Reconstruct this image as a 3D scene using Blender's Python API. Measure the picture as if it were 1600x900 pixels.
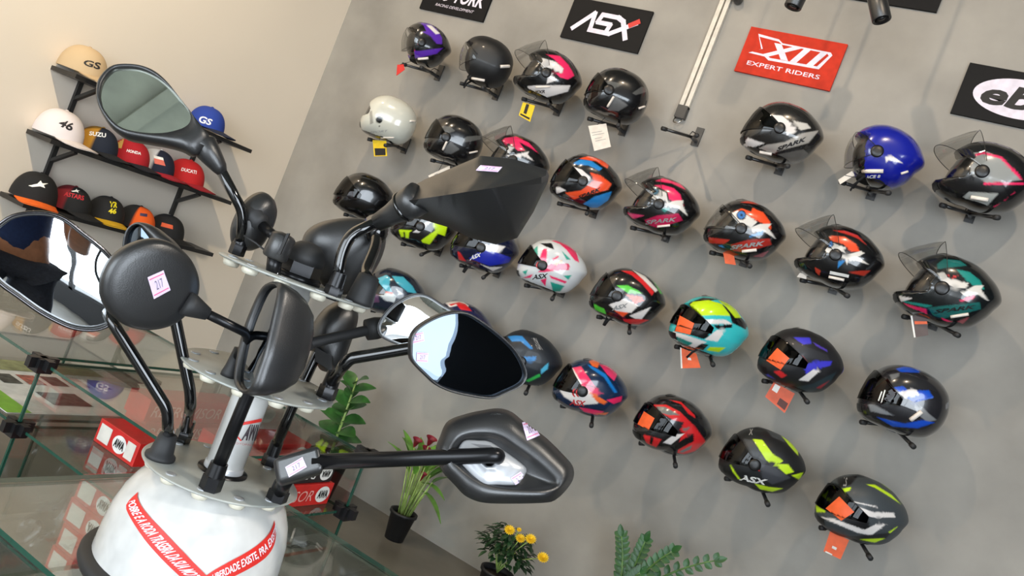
import bpy, math, random
import numpy as np
from mathutils import Vector as V, Matrix
from mathutils.bvhtree import BVHTree
for o in list(bpy.data.objects): bpy.data.objects.remove(o)
random.seed(4)
scene = bpy.context.scene
COL = scene.collection

# ------------------------------------------------------------------ camera
F = 1300.0
YAW, PITCH, ROLL = .4895, -.0083, .3732
EYE = V((0, -3.3044, 1.2163))
WALLX = -3.3055
_f = V((-math.sin(YAW)*math.cos(PITCH), math.cos(YAW)*math.cos(PITCH), math.sin(PITCH)))
_r = V((math.cos(YAW), math.sin(YAW), 0)); _u = _r.cross(_f)
_r, _u = _r*math.cos(ROLL)+_u*math.sin(ROLL), -_r*math.sin(ROLL)+_u*math.cos(ROLL)
cd = bpy.data.cameras.new('camera'); cam = bpy.data.objects.new('camera', cd); COL.objects.link(cam)
cd.sensor_width = 36; cd.lens = F/1600*36; cd.clip_start = .02; cd.clip_end = 100
M = Matrix((_r, _u, -_f)).transposed().to_4x4(); M.translation = EYE; cam.matrix_world = M
scene.camera = cam
# ------------------------------------------------------------------ light
vs = scene.view_settings
vs.view_transform = 'Standard'; vs.look = 'None'; vs.gamma = 1; vs.use_curve_mapping = False
vs.exposure = 0.0
scene.cycles.transparent_max_bounces = 24
scene.cycles.max_bounces = 8
scene.cycles.sample_clamp_indirect = 4
wd = bpy.data.worlds.new('daylight'); scene.world = wd; wd.use_nodes = True
bg = wd.node_tree.nodes['Background']; bg.inputs[0].default_value = (.80, .90, 1, 1); bg.inputs[1].default_value = 4.0

def area(name, loc, target, sx, sy, power, col):
    l = bpy.data.lights.new(name, 'AREA'); l.shape = 'RECTANGLE'; l.size = sx; l.size_y = sy
    l.energy = power; l.color = col
    o = bpy.data.objects.new(name, l); COL.objects.link(o); o.location = loc
    o.rotation_euler = (V(target)-V(loc)).to_track_quat('-Z', 'Y').to_euler(); return o
def spot(name, loc, target, power, col, ang=60, blend=.7, rad=.03):
    l = bpy.data.lights.new(name, 'SPOT'); l.energy = power; l.color = col
    l.spot_size = math.radians(ang); l.spot_blend = blend; l.shadow_soft_size = rad
    o = bpy.data.objects.new(name, l); COL.objects.link(o); o.location = loc
    o.rotation_euler = (V(target)-V(loc)).to_track_quat('-Z', 'Y').to_euler(); return o
area('storefront_daylight', (-.3, -7.2, 1.5), (-.9, 0, .7), 4.6, 2.6, 140, (.86, .94, 1))
area('side_window_daylight', (2.64, -4.9, 1.55), (-5, -4.9, 1.45), 2.9, 2.2, 125, (.84, .92, 1))
for i, (x, y, z, tx, tz, p) in enumerate([(-1.6, -2.4, 3.5, -1.2, 1.9, 92), (.2, -2.4, 3.5, -.1, 1.9, 80), (-3.0, -2.2, 3.6, -2.6, 1.8, 60)]):
    spot('ceiling_and_key_spot', (x, y, z), (tx, 0, tz), p, (1, .80, .58), 85, .8, .035)
spot('ceiling_and_key_spot', (-1.3, -2.9, 3.6), (-3.3, -2.3, 2.4), 400, (1, .82, .56), 100, 1, .05)

spot('ceiling_and_key_spot', (1.3, -2.6, 3.5), (-.6, -2.5, 1.0), 150, (1, .9, .78), 50, 1, .12)  # added key light for sheen on the black mirrors, not a real fixture
# ------------------------------------------------------------------ helpers
def DIR(px, py): return _f+_r*((px-800)/F)-_u*((py-450)/F)
def W(px, py, Z): return EYE+DIR(px, py)*Z
def onz(px, py, z): d = DIR(px, py); return EYE+d*((z-EYE.z)/d.z)
def ony(px, py, y): d = DIR(px, py); return EYE+d*((y-EYE.y)/d.y)
def onx(px, py, x): d = DIR(px, py); return EYE+d*(x/d.x)
def onp(px, py, c, n): d = DIR(px, py); return EYE+d*((c-EYE).dot(n)/d.dot(n))
def PR(q): q = V(q)-EYE; k = F/q.dot(_f); return (800+k*q.dot(_r), 450-k*q.dot(_u))

def lin(c):
    r = []
    for v in c[:3]:
        v /= 255
        r.append(v/12.92 if v <= .04045 else ((v+.055)/1.055)**2.4)
    return (*r, 1)
MATS = {}
def mat(name, c=(128, 128, 128), rough=.5, metal=0, coat=0, noise=None, emit=0, bump=None, spec=.5, sheen=0):
    if name in MATS: return MATS[name]
    m = bpy.data.materials.new(name); m.use_nodes = True; nt = m.node_tree; b = nt.nodes['Principled BSDF']
    b.inputs['Base Color'].default_value = lin(c); b.inputs['Roughness'].default_value = rough
    b.inputs['Metallic'].default_value = metal; b.inputs['Coat Weight'].default_value = coat
    b.inputs['Coat Roughness'].default_value = .05; b.inputs['Specular IOR Level'].default_value = spec
    if emit: b.inputs['Emission Color'].default_value = lin(c); b.inputs['Emission Strength'].default_value = emit
    tc = nt.nodes.new('ShaderNodeTexCoord')
    sc, amt, det = noise if noise else (40, .04, 2)
    n = nt.nodes.new('ShaderNodeTexNoise'); n.inputs['Scale'].default_value = sc; n.inputs['Detail'].default_value = det
    nt.links.new(tc.outputs['Object'], n.inputs['Vector'])
    mx = nt.nodes.new('ShaderNodeMix'); mx.data_type = 'RGBA'
    mp = nt.nodes.new('ShaderNodeMapRange'); mp.inputs[1].default_value = .3; mp.inputs[2].default_value = .7
    nt.links.new(n.outputs['Fac'], mp.inputs[0]); nt.links.new(mp.outputs[0], mx.inputs[0])
    a = [v*(1-amt) for v in c]; d = [min(255, v*(1+amt)) for v in c]
    mx.inputs[6].default_value = lin(a); mx.inputs[7].default_value = lin(d)
    nt.links.new(mx.outputs[2], b.inputs['Base Color'])
    if bump:
        n2 = nt.nodes.new('ShaderNodeTexNoise'); n2.inputs['Scale'].default_value = bump[0]
        nt.links.new(tc.outputs['Object'], n2.inputs['Vector'])
        bp = nt.nodes.new('ShaderNodeBump'); bp.inputs['Strength'].default_value = bump[1]; bp.inputs['Distance'].default_value = .002
        nt.links.new(n2.outputs['Fac'], bp.inputs['Height']); nt.links.new(bp.outputs[0], b.inputs['Normal'])
    MATS[name] = m; return m
def clearmat(name, tint, refl, rough=.02, opac=0, base=(0, 0, 0), cap=.3):
    """thin sheet: transparent tint, fresnel reflection, optional body colour"""
    m = bpy.data.materials.new(name); m.use_nodes = True; nt = m.node_tree; nt.nodes.clear()
    out = nt.nodes.new('ShaderNodeOutputMaterial'); t = nt.nodes.new('ShaderNodeBsdfTransparent'); t.inputs[0].default_value = lin(tint)
    g = nt.nodes.new('ShaderNodeBsdfGlossy'); g.inputs['Roughness'].default_value = rough
    d = nt.nodes.new('ShaderNodeBsdfDiffuse'); d.inputs[0].default_value = lin(base)
    m1 = nt.nodes.new('ShaderNodeMixShader'); m1.inputs[0].default_value = opac
    nt.links.new(t.outputs[0], m1.inputs[1]); nt.links.new(d.outputs[0], m1.inputs[2])
    fr = nt.nodes.new('ShaderNodeFresnel'); fr.inputs[0].default_value = 1.5
    mu = nt.nodes.new('ShaderNodeMath'); mu.operation = 'MULTIPLY'; mu.inputs[1].default_value = refl; mu.use_clamp = True
    nt.links.new(fr.outputs[0], mu.inputs[0])
    mi = nt.nodes.new('ShaderNodeMath'); mi.operation = 'MINIMUM'; mi.inputs[1].default_value = cap; nt.links.new(mu.outputs[0], mi.inputs[0]); mu = mi
    m2 = nt.nodes.new('ShaderNodeMixShader'); nt.links.new(mu.outputs[0], m2.inputs[0])
    nt.links.new(m1.outputs[0], m2.inputs[1]); nt.links.new(g.outputs[0], m2.inputs[2]); nt.links.new(m2.outputs[0], out.inputs[0])
    MATS[name] = m; return m
def painted(name, rough, coat):
    m = mat(name, (128, 128, 128), rough, 0, coat); nt = m.node_tree; b = nt.nodes['Principled BSDF']
    a = nt.nodes.new('ShaderNodeAttribute'); a.attribute_name = 'paint'
    nt.links.new(a.outputs['Color'], b.inputs['Base Color']); return m

def link(name, me, root=None):
    o = bpy.data.objects.new(name, me); COL.objects.link(o)
    if root is not None: o.parent = root
    return o
def origin(root):
    p = V((0, 0, 0))
    while root is not None: p += root.location; root = root.parent
    return p
def obj(name, verts, faces, mats, root=None, smooth=True, midx=None, color=None, at=None):
    """world coordinates in, one mesh object out; at = own origin for a top-level mesh"""
    org = origin(root) if root is not None else (V(at) if at is not None else V((0, 0, 0)))
    vv = np.array([tuple(v) for v in verts], dtype=np.float64) if not isinstance(verts, np.ndarray) else verts
    me = bpy.data.meshes.new(name); me.from_pydata((vv-np.array(org)).tolist(), [], [tuple(f) for f in faces])
    for m in (mats if isinstance(mats, (list, tuple)) else [mats]): me.materials.append(m)
    if smooth: me.polygons.foreach_set('use_smooth', [True]*len(me.polygons))
    if midx is not None: me.polygons.foreach_set('material_index', midx)
    if color is not None:
        ca = me.color_attributes.new('paint', 'FLOAT_COLOR', 'POINT')
        ca.data.foreach_set('color', np.asarray(color, dtype=np.float32).ravel())
    me.update()
    o = link(name, me, root)
    if root is None and at is not None: o.location = at
    return o
def bvh(o):
    org = origin(o)
    return BVHTree.FromPolygons([v.co+org for v in o.data.vertices], [p.vertices[:] for p in o.data.polygons])
def thing(name, label, cat, loc, group=None):
    o = bpy.data.objects.new(name, None); COL.objects.link(o); o.location = loc; o.empty_display_size = .05
    return tag(o, label, cat, group)
def tag(o, label, cat, group=None):
    o['label'] = label; o['category'] = cat
    if group: o['group'] = group
    return o
def struct(o): o['kind'] = 'structure'; return o

class MB:
    def __init__(s): s.v = []; s.f = []; s.m = []
    def add(s, v, f, m=0):
        k = len(s.v); s.v += [V(p) for p in v]; s.f += [tuple(i+k for i in q) for q in f]; s.m += [m]*len(f); return s
    def box(s, lo, hi, m=0):
        (a, b, c), (d, e, g) = lo, hi
        return s.add([(a, b, c), (d, b, c), (d, e, c), (a, e, c), (a, b, g), (d, b, g), (d, e, g), (a, e, g)],
                     [(3, 2, 1, 0), (4, 5, 6, 7), (0, 1, 5, 4), (1, 2, 6, 5), (2, 3, 7, 6), (3, 0, 4, 7)], m)
    def obox(s, c, ax, ay, az, hx, hy, hz, m=0):
        c, ax, ay, az = V(c), V(ax).normalized(), V(ay).normalized(), V(az).normalized()
        v = [c+ax*(x*hx)+ay*(y*hy)+az*(z*hz) for z in (-1, 1) for y in (-1, 1) for x in (-1, 1)]
        return s.add(v, [(0, 2, 3, 1), (4, 5, 7, 6), (0, 1, 5, 4), (1, 3, 7, 5), (3, 2, 6, 7), (2, 0, 4, 6)], m)
    def rings(s, rings, cap0=True, cap1=True, m=0):
        n = len(rings[0]); k = len(s.v)
        for r in rings: s.v += [V(p) for p in r]
        for j in range(len(rings)-1):
            for i in range(n):
                a = k+j*n+i; b = k+j*n+(i+1) % n
                s.f.append((a, b, b+n, a+n)); s.m.append(m)
        if cap0:
            s.v.append(sum((V(p) for p in rings[0]), V((0, 0, 0)))/n); c = len(s.v)-1
            for i in range(n): s.f.append((k+(i+1) % n, k+i, c)); s.m.append(m)
        if cap1:
            kk = k+(len(rings)-1)*n
            s.v.append(sum((V(p) for p in rings[-1]), V((0, 0, 0)))/n); c = len(s.v)-1
            for i in range(n): s.f.append((kk+i, kk+(i+1) % n, c)); s.m.append(m)
        return s
    def lathe(s, o, ax, prof, n=32, m=0, cap0=True, cap1=True):
        o = V(o); ax = V(ax).normalized(); e = ax.orthogonal().normalized(); g = ax.cross(e)
        return s.rings([[o+ax*h+(e*math.cos(2*math.pi*i/n)+g*math.sin(2*math.pi*i/n))*r for i in range(n)] for r, h in prof], cap0, cap1, m)
    def tube(s, pts, rad, n=14, m=0, cap=True, flat=1.0):
        pts = [V(p) for p in pts]; k = len(pts)
        if not isinstance(rad, (list, tuple)): rad = [rad]*k
        t0 = (pts[1]-pts[0]).normalized(); e = t0.orthogonal().normalized(); rr = []
        for i in range(k):
            t = (pts[min(i+1, k-1)]-pts[max(i-1, 0)]).normalized()
            e = (e-t*e.dot(t)).normalized(); g = t.cross(e)
            rr.append([pts[i]+(e*math.cos(2*math.pi*j/n)+g*math.sin(2*math.pi*j/n)*flat)*rad[i] for j in range(n)])
        return s.rings(rr, cap, cap, m)
    def build(s, name, mats, root=None, smooth=True, at=None):
        return obj(name, s.v, s.f, mats, root, smooth, s.m, None, at)
def sharp(o, ang=40):
    me = o.data
    import bmesh
    b = bmesh.new(); b.from_mesh(me)
    for e in b.edges:
        if len(e.link_faces) == 2 and e.calc_face_angle(0) > math.radians(ang): e.smooth = False
    b.to_mesh(me); b.free(); return o
def fillet(pts, r=.02, n=6):
    pts = [V(p) for p in pts]; out = [pts[0]]
    for i in range(1, len(pts)-1):
        a, b, c = pts[i-1], pts[i], pts[i+1]; d = min(r, (a-b).length*.48, (c-b).length*.48)
        p, q = b+(a-b).normalized()*d, b+(c-b).normalized()*d
        for k in range(n+1):
            t = k/n; out.append(p*(1-t)**2+b*2*t*(1-t)+q*t*t)
    return out+[pts[-1]]
def spline(pts, N, closed=True):
    """Catmull-Rom through 2-D pixel points, N samples evenly along its length"""
    P = [np.array(p, float) for p in pts]; n = len(P); S = []
    rng = range(n) if closed else range(n-1)
    for i in rng:
        if closed: p0, p1, p2, p3 = P[i-1], P[i], P[(i+1) % n], P[(i+2) % n]
        else: p0, p1, p2, p3 = P[max(i-1, 0)], P[i], P[i+1], P[min(i+2, n-1)]
        for k in range(10):
            t = k/10; S.append(.5*((2*p1)+(-p0+p2)*t+(2*p0-5*p1+4*p2-p3)*t*t+(-p0+3*p1-3*p2+p3)*t**3))
    S.append(P[0] if closed else P[-1]); S = np.array(S)
    L = np.r_[0, np.cumsum(np.linalg.norm(np.diff(S, axis=0), axis=1))]
    q = np.linspace(0, L[-1], N, endpoint=not closed)
    return np.c_[np.interp(q, L, S[:, 0]), np.interp(q, L, S[:, 1])]

_TXT = {}
def text2d(s, bold=0.0, shear=0.0):
    key = (s, bold, shear)
    if key in _TXT: return _TXT[key]
    c = bpy.data.curves.new('t', 'FONT'); c.body = s; c.offset = bold; c.shear = shear; c.resolution_u = 3
    o = bpy.data.objects.new('t', c); me = bpy.data.meshes.new_from_object(o)
    v = np.array([(p.co.x, p.co.y) for p in me.vertices]); f = [p.vertices[:] for p in me.polygons]
    v -= v.min(0); v /= v.max(0)
    bpy.data.objects.remove(o); bpy.data.curves.remove(c); bpy.data.meshes.remove(me)
    _TXT[key] = (v, f); return v, f
def bil(q, u, v):
    """q = corners: bottom-left, bottom-right, top-right, top-left"""
    a = [np.array(p, float) for p in q]
    return a[0]*(1-u)*(1-v)+a[1]*u*(1-v)+a[2]*u*v+a[3]*(1-u)*v
def cast(tree, px, py, off):
    d = DIR(px, py).normalized(); h = tree.ray_cast(EYE, d)
    if h[0] is None: return None
    n = h[1] if h[1].dot(d) < 0 else -h[1]
    return h[0]+n*off
def stick(name, quad, tree, m, root, off=.0006, nx=5, ny=5, string=None, bold=0.0, shear=0.0):
    """a thin sticker or lettering laid on a real surface"""
    if string is None:
        V2 = [(i/nx, j/ny) for j in range(ny+1) for i in range(nx+1)]
        Fc = [(j*(nx+1)+i, j*(nx+1)+i+1, (j+1)*(nx+1)+i+1, (j+1)*(nx+1)+i) for j in range(ny) for i in range(nx)]
    else: V2, Fc = text2d(string, bold, shear)
    pts = [cast(tree, *bil(quad, u, v), off) for u, v in V2]
    keep = [f for f in Fc if all(pts[i] is not None for i in f)]
    if not keep: return None
    used = sorted({i for f in keep for i in f}); mp = {k: i for i, k in enumerate(used)}
    return obj(name, [pts[i] for i in used], [tuple(mp[i] for i in f) for f in keep], m, root, False)
def flat(name, o, ex, ey, w, h, m, root, n=None, string=None, bold=0.0, shear=0.0, off=.0008):
    """lettering or a label on a plane: o = lower-left corner, ex / ey unit axes"""
    o, ex, ey = V(o), V(ex), V(ey); n = ex.cross(ey)
    if string is None: v2, f = [(0, 0), (1, 0), (1, 1), (0, 1)], [(0, 1, 2, 3)]
    else: v2, f = text2d(string, bold, shear)
    return obj(name, [o+ex*(u*w)+ey*(v*h)+n*off for u, v in v2], f, m, root, False)
def flatpoly(name, pts, o, ex, ey, m, root, off=.0008):
    o, ex, ey = V(o), V(ex), V(ey); n = ex.cross(ey)
    return obj(name, [o+ex*x+ey*y+n*off for x, y in pts], [tuple(range(len(pts)))], m, root, False)

# materials
BLK = mat('matte_black_plastic', (34, 34, 35), .35, bump=(900, .1), spec=.9)
GLB = mat('gloss_black_enamel', (12, 12, 13), .13, coat=.6)
STEELBLK = mat('black_zinc', (30, 30, 32), .28, .5)
RUB = mat('dark_rubber', (38, 38, 39), .6)
SILV = mat('silver_paint', (176, 178, 182), .35, .35)
CHRD = mat('dark_chrome_rim', (96, 94, 96), .14, 1)
CHR = mat('chrome_rim', (210, 205, 200), .12, 1)
MIR = mat('mirror_glass', (225, 228, 230), .012, 1, noise=(30, .01, 1))
MIRD = mat('tinted_mirror_glass', (216, 222, 210), .02, 1, noise=(30, .01, 1))
LIL = mat('lilac_price_paper', (226, 208, 240), .6)
PINKL = mat('pink_print', (226, 110, 150), .6)
INK = mat('black_ink', (22, 20, 20), .6)
PAPER = mat('white_paper', (235, 233, 228), .7)
WHITEP = mat('white_print', (238, 232, 240), .5)

# ------------------------------------------------------------------ the room
GW = mat('burnished_cement_wall', (148, 144, 137), .62, noise=(2.8, .10, 10), bump=(14, .25))
nt = GW.node_tree
CW = mat('cream_painted_wall', (228, 216, 200), .75, noise=(1.2, .015, 3))
FL = mat('grey_cement_floor', (104, 101, 94), .38, noise=(2.5, .16, 8))
CEIL = mat('ribbed_metal_ceiling', (120, 124, 116), .45, noise=(6, .1, 4))
DKW = mat('dark_grey_wall', (34, 34, 36), .6)
XR, YR, HT = 2.6, -7.3, 3.9
struct(MB().box((WALLX-.1, 0, 0), (XR, .12, HT)).build('wall_back', GW, smooth=False))
struct(MB().box((WALLX-.12, YR, 0), (WALLX, 0, HT)).build('wall_left', CW, smooth=False))
struct(MB().box((XR, -3.35, 0), (XR+.12, .12, HT)).box((XR, YR, 0), (XR+.12, -6.45, HT)).box((XR, -6.45, 0), (XR+.12, -3.35, .35)).box((XR, -6.45, 2.75), (XR+.12, -3.35, HT)).build('wall_right', DKW, smooth=False))
wf = MB()
for yy in (-6.43, -4.9, -3.37): wf.box((XR+.03, yy-.025, .35), (XR+.08, yy+.025, 2.75))
for zz in (.37, 2.73): wf.box((XR+.03, -6.45, zz-.02), (XR+.08, -3.35, zz+.02))
struct(wf.build('window_1', mat('dark_window_frame', (40, 40, 42), .4), smooth=False))
struct(MB().box((WALLX-.12, YR-6, -.1), (XR+3, .12, 0)).build('floor', FL, smooth=False))
rear = MB().box((WALLX-.1, YR-.12, 0), (-2.7, YR, HT)).box((2.1, YR-.12, 0), (XR, YR, HT)).box((-2.7, YR-.12, 2.9), (2.1, YR, HT))
struct(rear.build('wall_rear', CW, smooth=False))
ce = MB()
x = WALLX-.1
while x < XR:
    ce.box((x, YR, HT), (x+.22, .1, HT+.03)); ce.box((x+.22, YR, HT-.035), (x+.3, .1, HT+.03)); x += .3
struct(ce.build('ceiling', CEIL, smooth=False))
fr = MB()
for x in (-2.68, -1.1, .5, 2.06): fr.box((x-.03, YR-.09, 0), (x+.03, YR-.03, 2.9))
struct(fr.build('trim_storefront', mat('dark_window_frame', (40, 40, 42), .4), smooth=False))

# ------------------------------------------------------------------ signs
SGB = mat('black_sign_board', (17, 17, 19), .6, spec=.2); SGR = mat('red_sign_board', (196, 50, 28), .6, spec=.2)
RED = mat('red_print', (205, 45, 40), .5); SGW = mat('pale_sign_print', (226, 218, 232), .55)
def sign(name, label, x0, x1, z0, z1, m):
    t = thing(name, label, 'sign', (x0, -.006, z0), 'brand signs on the cement wall')
    MB().box((x0, -.012, z0), (x1, -.0005, z1)).build('board', m, t, False); return t, V((x0, -.012, z0))
EX, EZ = V((1, 0, 0)), V((0, 0, 1))
t, o = sign('brand_sign', 'black sign reading PRO TORK, cut off by the top of the photo', -2.84, -2.44, 2.335, 2.535, SGB)
flat('lettering', o+V((.03, 0, .062)), EX, EZ, .345, .07, SGW, t, string='PRO TORK', bold=.03, shear=.25)
flat('lettering', o+V((.09, 0, .03)), EX, EZ, .24, .014, SGW, t, string='RACING DEVELOPMENT', shear=.3)
t, o = sign('brand_sign', 'black sign reading ASX with a red tick on the X', -2.0, -1.6, 2.345, 2.54, SGB)
def stroke(pts, w, t, o, m, k):
    mb = MB(); 
    for a, b in zip(pts[:-1], pts[1:]):
        a, b = V((a[0], a[1])), V((b[0], b[1])); d = (b-a).normalized(); nn = V((-d.y, d.x))*w; a2, b2 = a-d*w*.6, b+d*w*.6
        mb.add([o+EX*p.x+EZ*p.y+V((0, -.0008-k*.0001, 0)) for p in (a2-nn, b2-nn, b2+nn, a2+nn)], [(0, 1, 2, 3)]); k += 1
    return mb.build('lettering', m, t, False)
stroke([(.045, .05), (.13, .14), (.135, .055)], .0105, t, o, SGW, 0)
stroke([(.255, .138), (.17, .138), (.158, .1), (.225, .1), (.215, .058), (.13, .058)], .0105, t, o, SGW, 8)
stroke([(.2, .058), (.235, .058), (.345, .128)], .0105, t, o, SGW, 16)
stroke([(.25, .138), (.28, .125), (.32, .05)], .0115, t, o, SGW, 22)
stroke([(.318, .113), (.352, .137)], .0115, t, o, RED, 28)
t, o = sign('brand_sign', 'red sign reading X11 EXPERT RIDERS', -1.157, -.762, 2.36, 2.555, SGR)
ol = [(.03, .085), (.075, .11), (.04, .17), (.13, .163), (.15, .15), (.345, .15), (.355, .14), (.325, .075), (.12, .07), (.1, .082)]
flatpoly('outline', ol, o, EX, EZ, SGW, t, .0008)
ctr = np.mean(ol, 0); flatpoly('outline_inner', [tuple(ctr+(np.array(p)-ctr)*(.93, .78)) for p in ol], o, EX, EZ, SGR, t, .0012)
flat('lettering', o+V((.075, 0, .083)), EX, EZ, .26, .062, SGW, t, string='X11', bold=.05, shear=.35, off=.0016)
flat('lettering', o+V((.04, 0, .035)), EX, EZ, .30, .018, SGW, t, string='EXPERT RIDERS', bold=.01)
t, o = sign('brand_sign', 'black sign with white oval reading ebf, at the right edge', -.325, .075, 2.375, 2.572, SGB)
el = [(.2+.155*math.cos(a), .098+.072*math.sin(a)) for a in [i*math.pi/24 for i in range(48)]]
flatpoly('oval', el, o, EX, EZ, SGW, t)
flat('lettering', o+V((.075, 0, .058)), EX, EZ, .25, .085, INK, t, string='ebf', bold=.035, shear=.2, off=.0014)
q = ony(1392, 3, -.01)
t, o = sign('brand_sign', 'black sign showing only its lower edge above the spotlights', q.x-.25, q.x+.17, q.z-.012, q.z+.19, SGB)

# conduit with twin tubes, hook at the end
a, b = ony(1131, -30, -.012), ony(1068, 170, -.012)
t = thing('wall_conduit', 'white twin cable conduit running down the cement wall to a black clip', 'cable conduit', (b.x, -.012, b.z))
for dx in (-.013, .013):
    MB().box((b.x+dx-.009, -.02, b.z), (b.x+dx+.009, -.0005, b.z+.75)).build('tube', mat('white_conduit', (214, 208, 196), .45), t, False)
MB().box((b.x-.022, -.03, b.z-.045), (b.x+.022, -.0005, b.z+.01)).build('clip', BLK, t, False)
MB().tube(fillet([(b.x-.015, -.02, b.z-.04), (b.x-.02, -.03, b.z-.07), (b.x+.01, -.035, b.z-.07), (b.x+.02, -.03, b.z-.05)]), .003).build('hook', CHR, t)
MB().lathe((b.x+.05, -.03, b.z+.5), (0, -1, 0), [(.012, -.028), (.02, -.02), (.02, .03), (.01, .035)], 16).build('cable_gland', BLK, t)
# spotlights on a track
t = thing('lighting_track', 'black ceiling track that carries the spotlights', 'track light rail', (-.6, -.45, 3.62))
MB().box((-2.6, -.47, 3.6), (.9, -.43, 3.63)).build('rail', BLK, t, False)
for xx in (-2.3, -.6, .7): MB().tube([(xx, -.45, 3.62), (xx, -.45, HT)], .006).build('rod', BLK, t)
for (p, q2, lb) in [((1262, -38), (1238, 12), 'black cylinder spotlight above the red sign, at the top edge'), ((1366, -22), (1378, 32), 'black cylinder spotlight nearest the right side, at the top edge')]:
    A, B = ony(*p, -.45), ony(*q2, -.45); d = (B-A).normalized()
    t = thing('track_spotlight', lb, 'spotlight', (A.x, -.45, 3.6), 'spotlights on the ceiling track')
    MB().lathe(B, -d, [(.024, .004), (.029, 0), (.031, .003), (.031, .11), (.027, .116)], 28).build('lamp_housing', BLK, t)
    MB().lathe(B, -d, [(.022, .002), (.006, .0025)], 20).build('lens', mat('lamp_lens', (40, 38, 36), .2), t)
    MB().tube(fillet([(A.x, -.45, 3.61), (A.x+.0, -.45, A.z+.03), tuple(B-d*.09)], .02), .006).build('arm', BLK, t)

# ------------------------------------------------------------------ cap shelves on the left wall
SHM = mat('black_powder_coat', (38, 36, 35), .45)
SHELF = {}
for i, (zz, y0, y1, lb) in enumerate([(1.346, -1.36, -.42, 'upper black wall shelf carrying a beige cap and a blue cap'),
                       (1.078, -1.36, -.42, 'middle black wall shelf carrying the white, navy and red caps'),
                       (.812, -1.37, -.41, 'lowest black wall shelf carrying the black and orange caps')]):
    t = thing('wall_shelf', lb, 'shelf', (WALLX, (y0+y1)/2, zz), 'cap shelves on the cream wall')
    MB().box((WALLX+.0005, y0, zz-.018), (WALLX+.17, y1, zz)).build('board', SHM, t, False)
    for yy in (y0+.13, y1-.17):
        MB().box((WALLX+.0005, yy-.009, zz-.16), (WALLX+.016, yy+.009, zz-.018)).obox((WALLX+.075, yy, zz-.055), (1, 0, .55), (0, 1, 0), (-.55, 0, 1), .075, .008, .007).build('bracket', SHM, t, False)
    SHELF[i] = zz
def cap(px, py, k, lb, col, brim, front=None, logo=None, lcol=None, yaw=25, lq=None, back=None, under=None, size=1.0):
    zz = SHELF[k]; c0 = onx(px, py, WALLX+.085); c = V((WALLX+.085, c0.y, zz))
    t = thing('baseball_cap', lb, 'cap', c, 'baseball caps on the wall shelves')
    a = math.radians(yaw); fx = V((math.cos(a), math.sin(a), 0)); fy = V((-math.sin(a), math.cos(a), 0))
    R = .077*size; n, mm = 40, 14; vs, fs, cl = [], [], []
    cb, cf, ck = np.array(lin(col)), np.array(lin(front or col)), np.array(lin(back or front or col))
    for j in range(mm+1):
        el = j/mm*math.pi/2
        for i in range(n):
            az = 2*math.pi*i/n; x = math.cos(az)*math.cos(el)**.8*R*1.12; y = math.sin(az)*math.cos(el)**.8*R*.98
            z = math.sin(el)*R*1.28+.012
            vs.append(c+fx*x+fy*y+V((0, 0, z)))
            d = abs((az+math.pi) % (2*math.pi)-math.pi)
            cl.append(cf if d < 1.3 else cb)
    for j in range(mm):
        for i in range(n): fs.append((j*n+i, j*n+(i+1) % n, (j+1)*n+(i+1) % n, (j+1)*n+i))
    crown = obj('crown', vs, fs, painted('cap_cloth', .85, 0), t, True, None, cl)
    MB().lathe(c+V((0, 0, R*1.28+.01)), (0, 0, 1), [(.007, 0), (.006, .004), (.001, .006)], 12).build('button', mat('cap_button_%d_%d_%d' % col, col, .8), t)
    # brim
    vs, fs = [], []; nu, nv = 20, 6
    for s in (0, -.0025):
        for j in range(nv+1):
            for i in range(nu+1):
                th = (i/nu-.5)*math.radians(128); q = j/nv
                x = math.cos(th)*R*1.08+q*R*.92*math.cos(th*.6)**.6; y = math.sin(th)*R*1.0*(1-.08*q)
                z = .016+s-.30*(y/R)**2*R*.5-q*.012+.006
                vs.append(c+fx*x+fy*y+V((0, 0, max(z, .0015+(0 if s else .0025)))))
    k2 = (nu+1)*(nv+1)
    for j in range(nv):
        for i in range(nu):
            p = j*(nu+1)+i; fs += [(p, p+nu+1, p+nu+2, p+1), (k2+p, k2+p+1, k2+p+nu+2, k2+p+nu+1)]
    for i in range(nu): p = nv*(nu+1)+i; fs.append((p, p+1, k2+p+1, k2+p))
    obj('brim', vs, fs, mat('cap_brim_%d_%d_%d' % brim, brim, .8), t)
    tr = bvh(crown)
    if logo: stick('emblem', lq, tr, mat('cap_print_%d_%d_%d' % lcol, lcol, .7), t, .0012, string=logo, bold=.03, shear=.15)
    return t, tr
def Q(ox, oy, s, *p): return [(ox+x*s, oy+y*s) for x, y in p]
a_ = (40, 60, .1333); b_ = (40, 160, .1875); c_ = (0, 250, .1875)
BLKC = (24, 24, 26)
cap(123, 122, 0, 'beige cap with black GS letters at the left end of the top shelf', (190, 165, 130), (185, 160, 125), logo='GS', lcol=(30, 28, 28), lq=Q(*a_, (675, 310), (880, 375), (880, 290), (690, 245)), size=1.1)
cap(318, 205, 0, 'blue cap with white GS letters at the right end of the top shelf', (34, 62, 150), (24, 34, 60), logo='GS', lcol=(225, 228, 235), lq=Q(*b_, (1440, 165), (1545, 195), (1560, 145), (1455, 105)))
cap(90, 212, 1, 'white cap with a black outlined 46 at the left end of the middle shelf', (222, 212, 212), (218, 208, 206), logo='46', lcol=(30, 25, 30), lq=Q(*b_, (260, 190), (385, 245), (400, 175), (310, 140)), size=1.12)
t, tr = cap(150, 232, 1, 'navy cap with white SUZU letters beside the white cap', (180, 130, 40), (28, 30, 34), front=(22, 30, 46), logo='SUZU', lcol=(240, 240, 240), lq=Q(*b_, (530, 275), (675, 295), (670, 258), (530, 240)))
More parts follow.
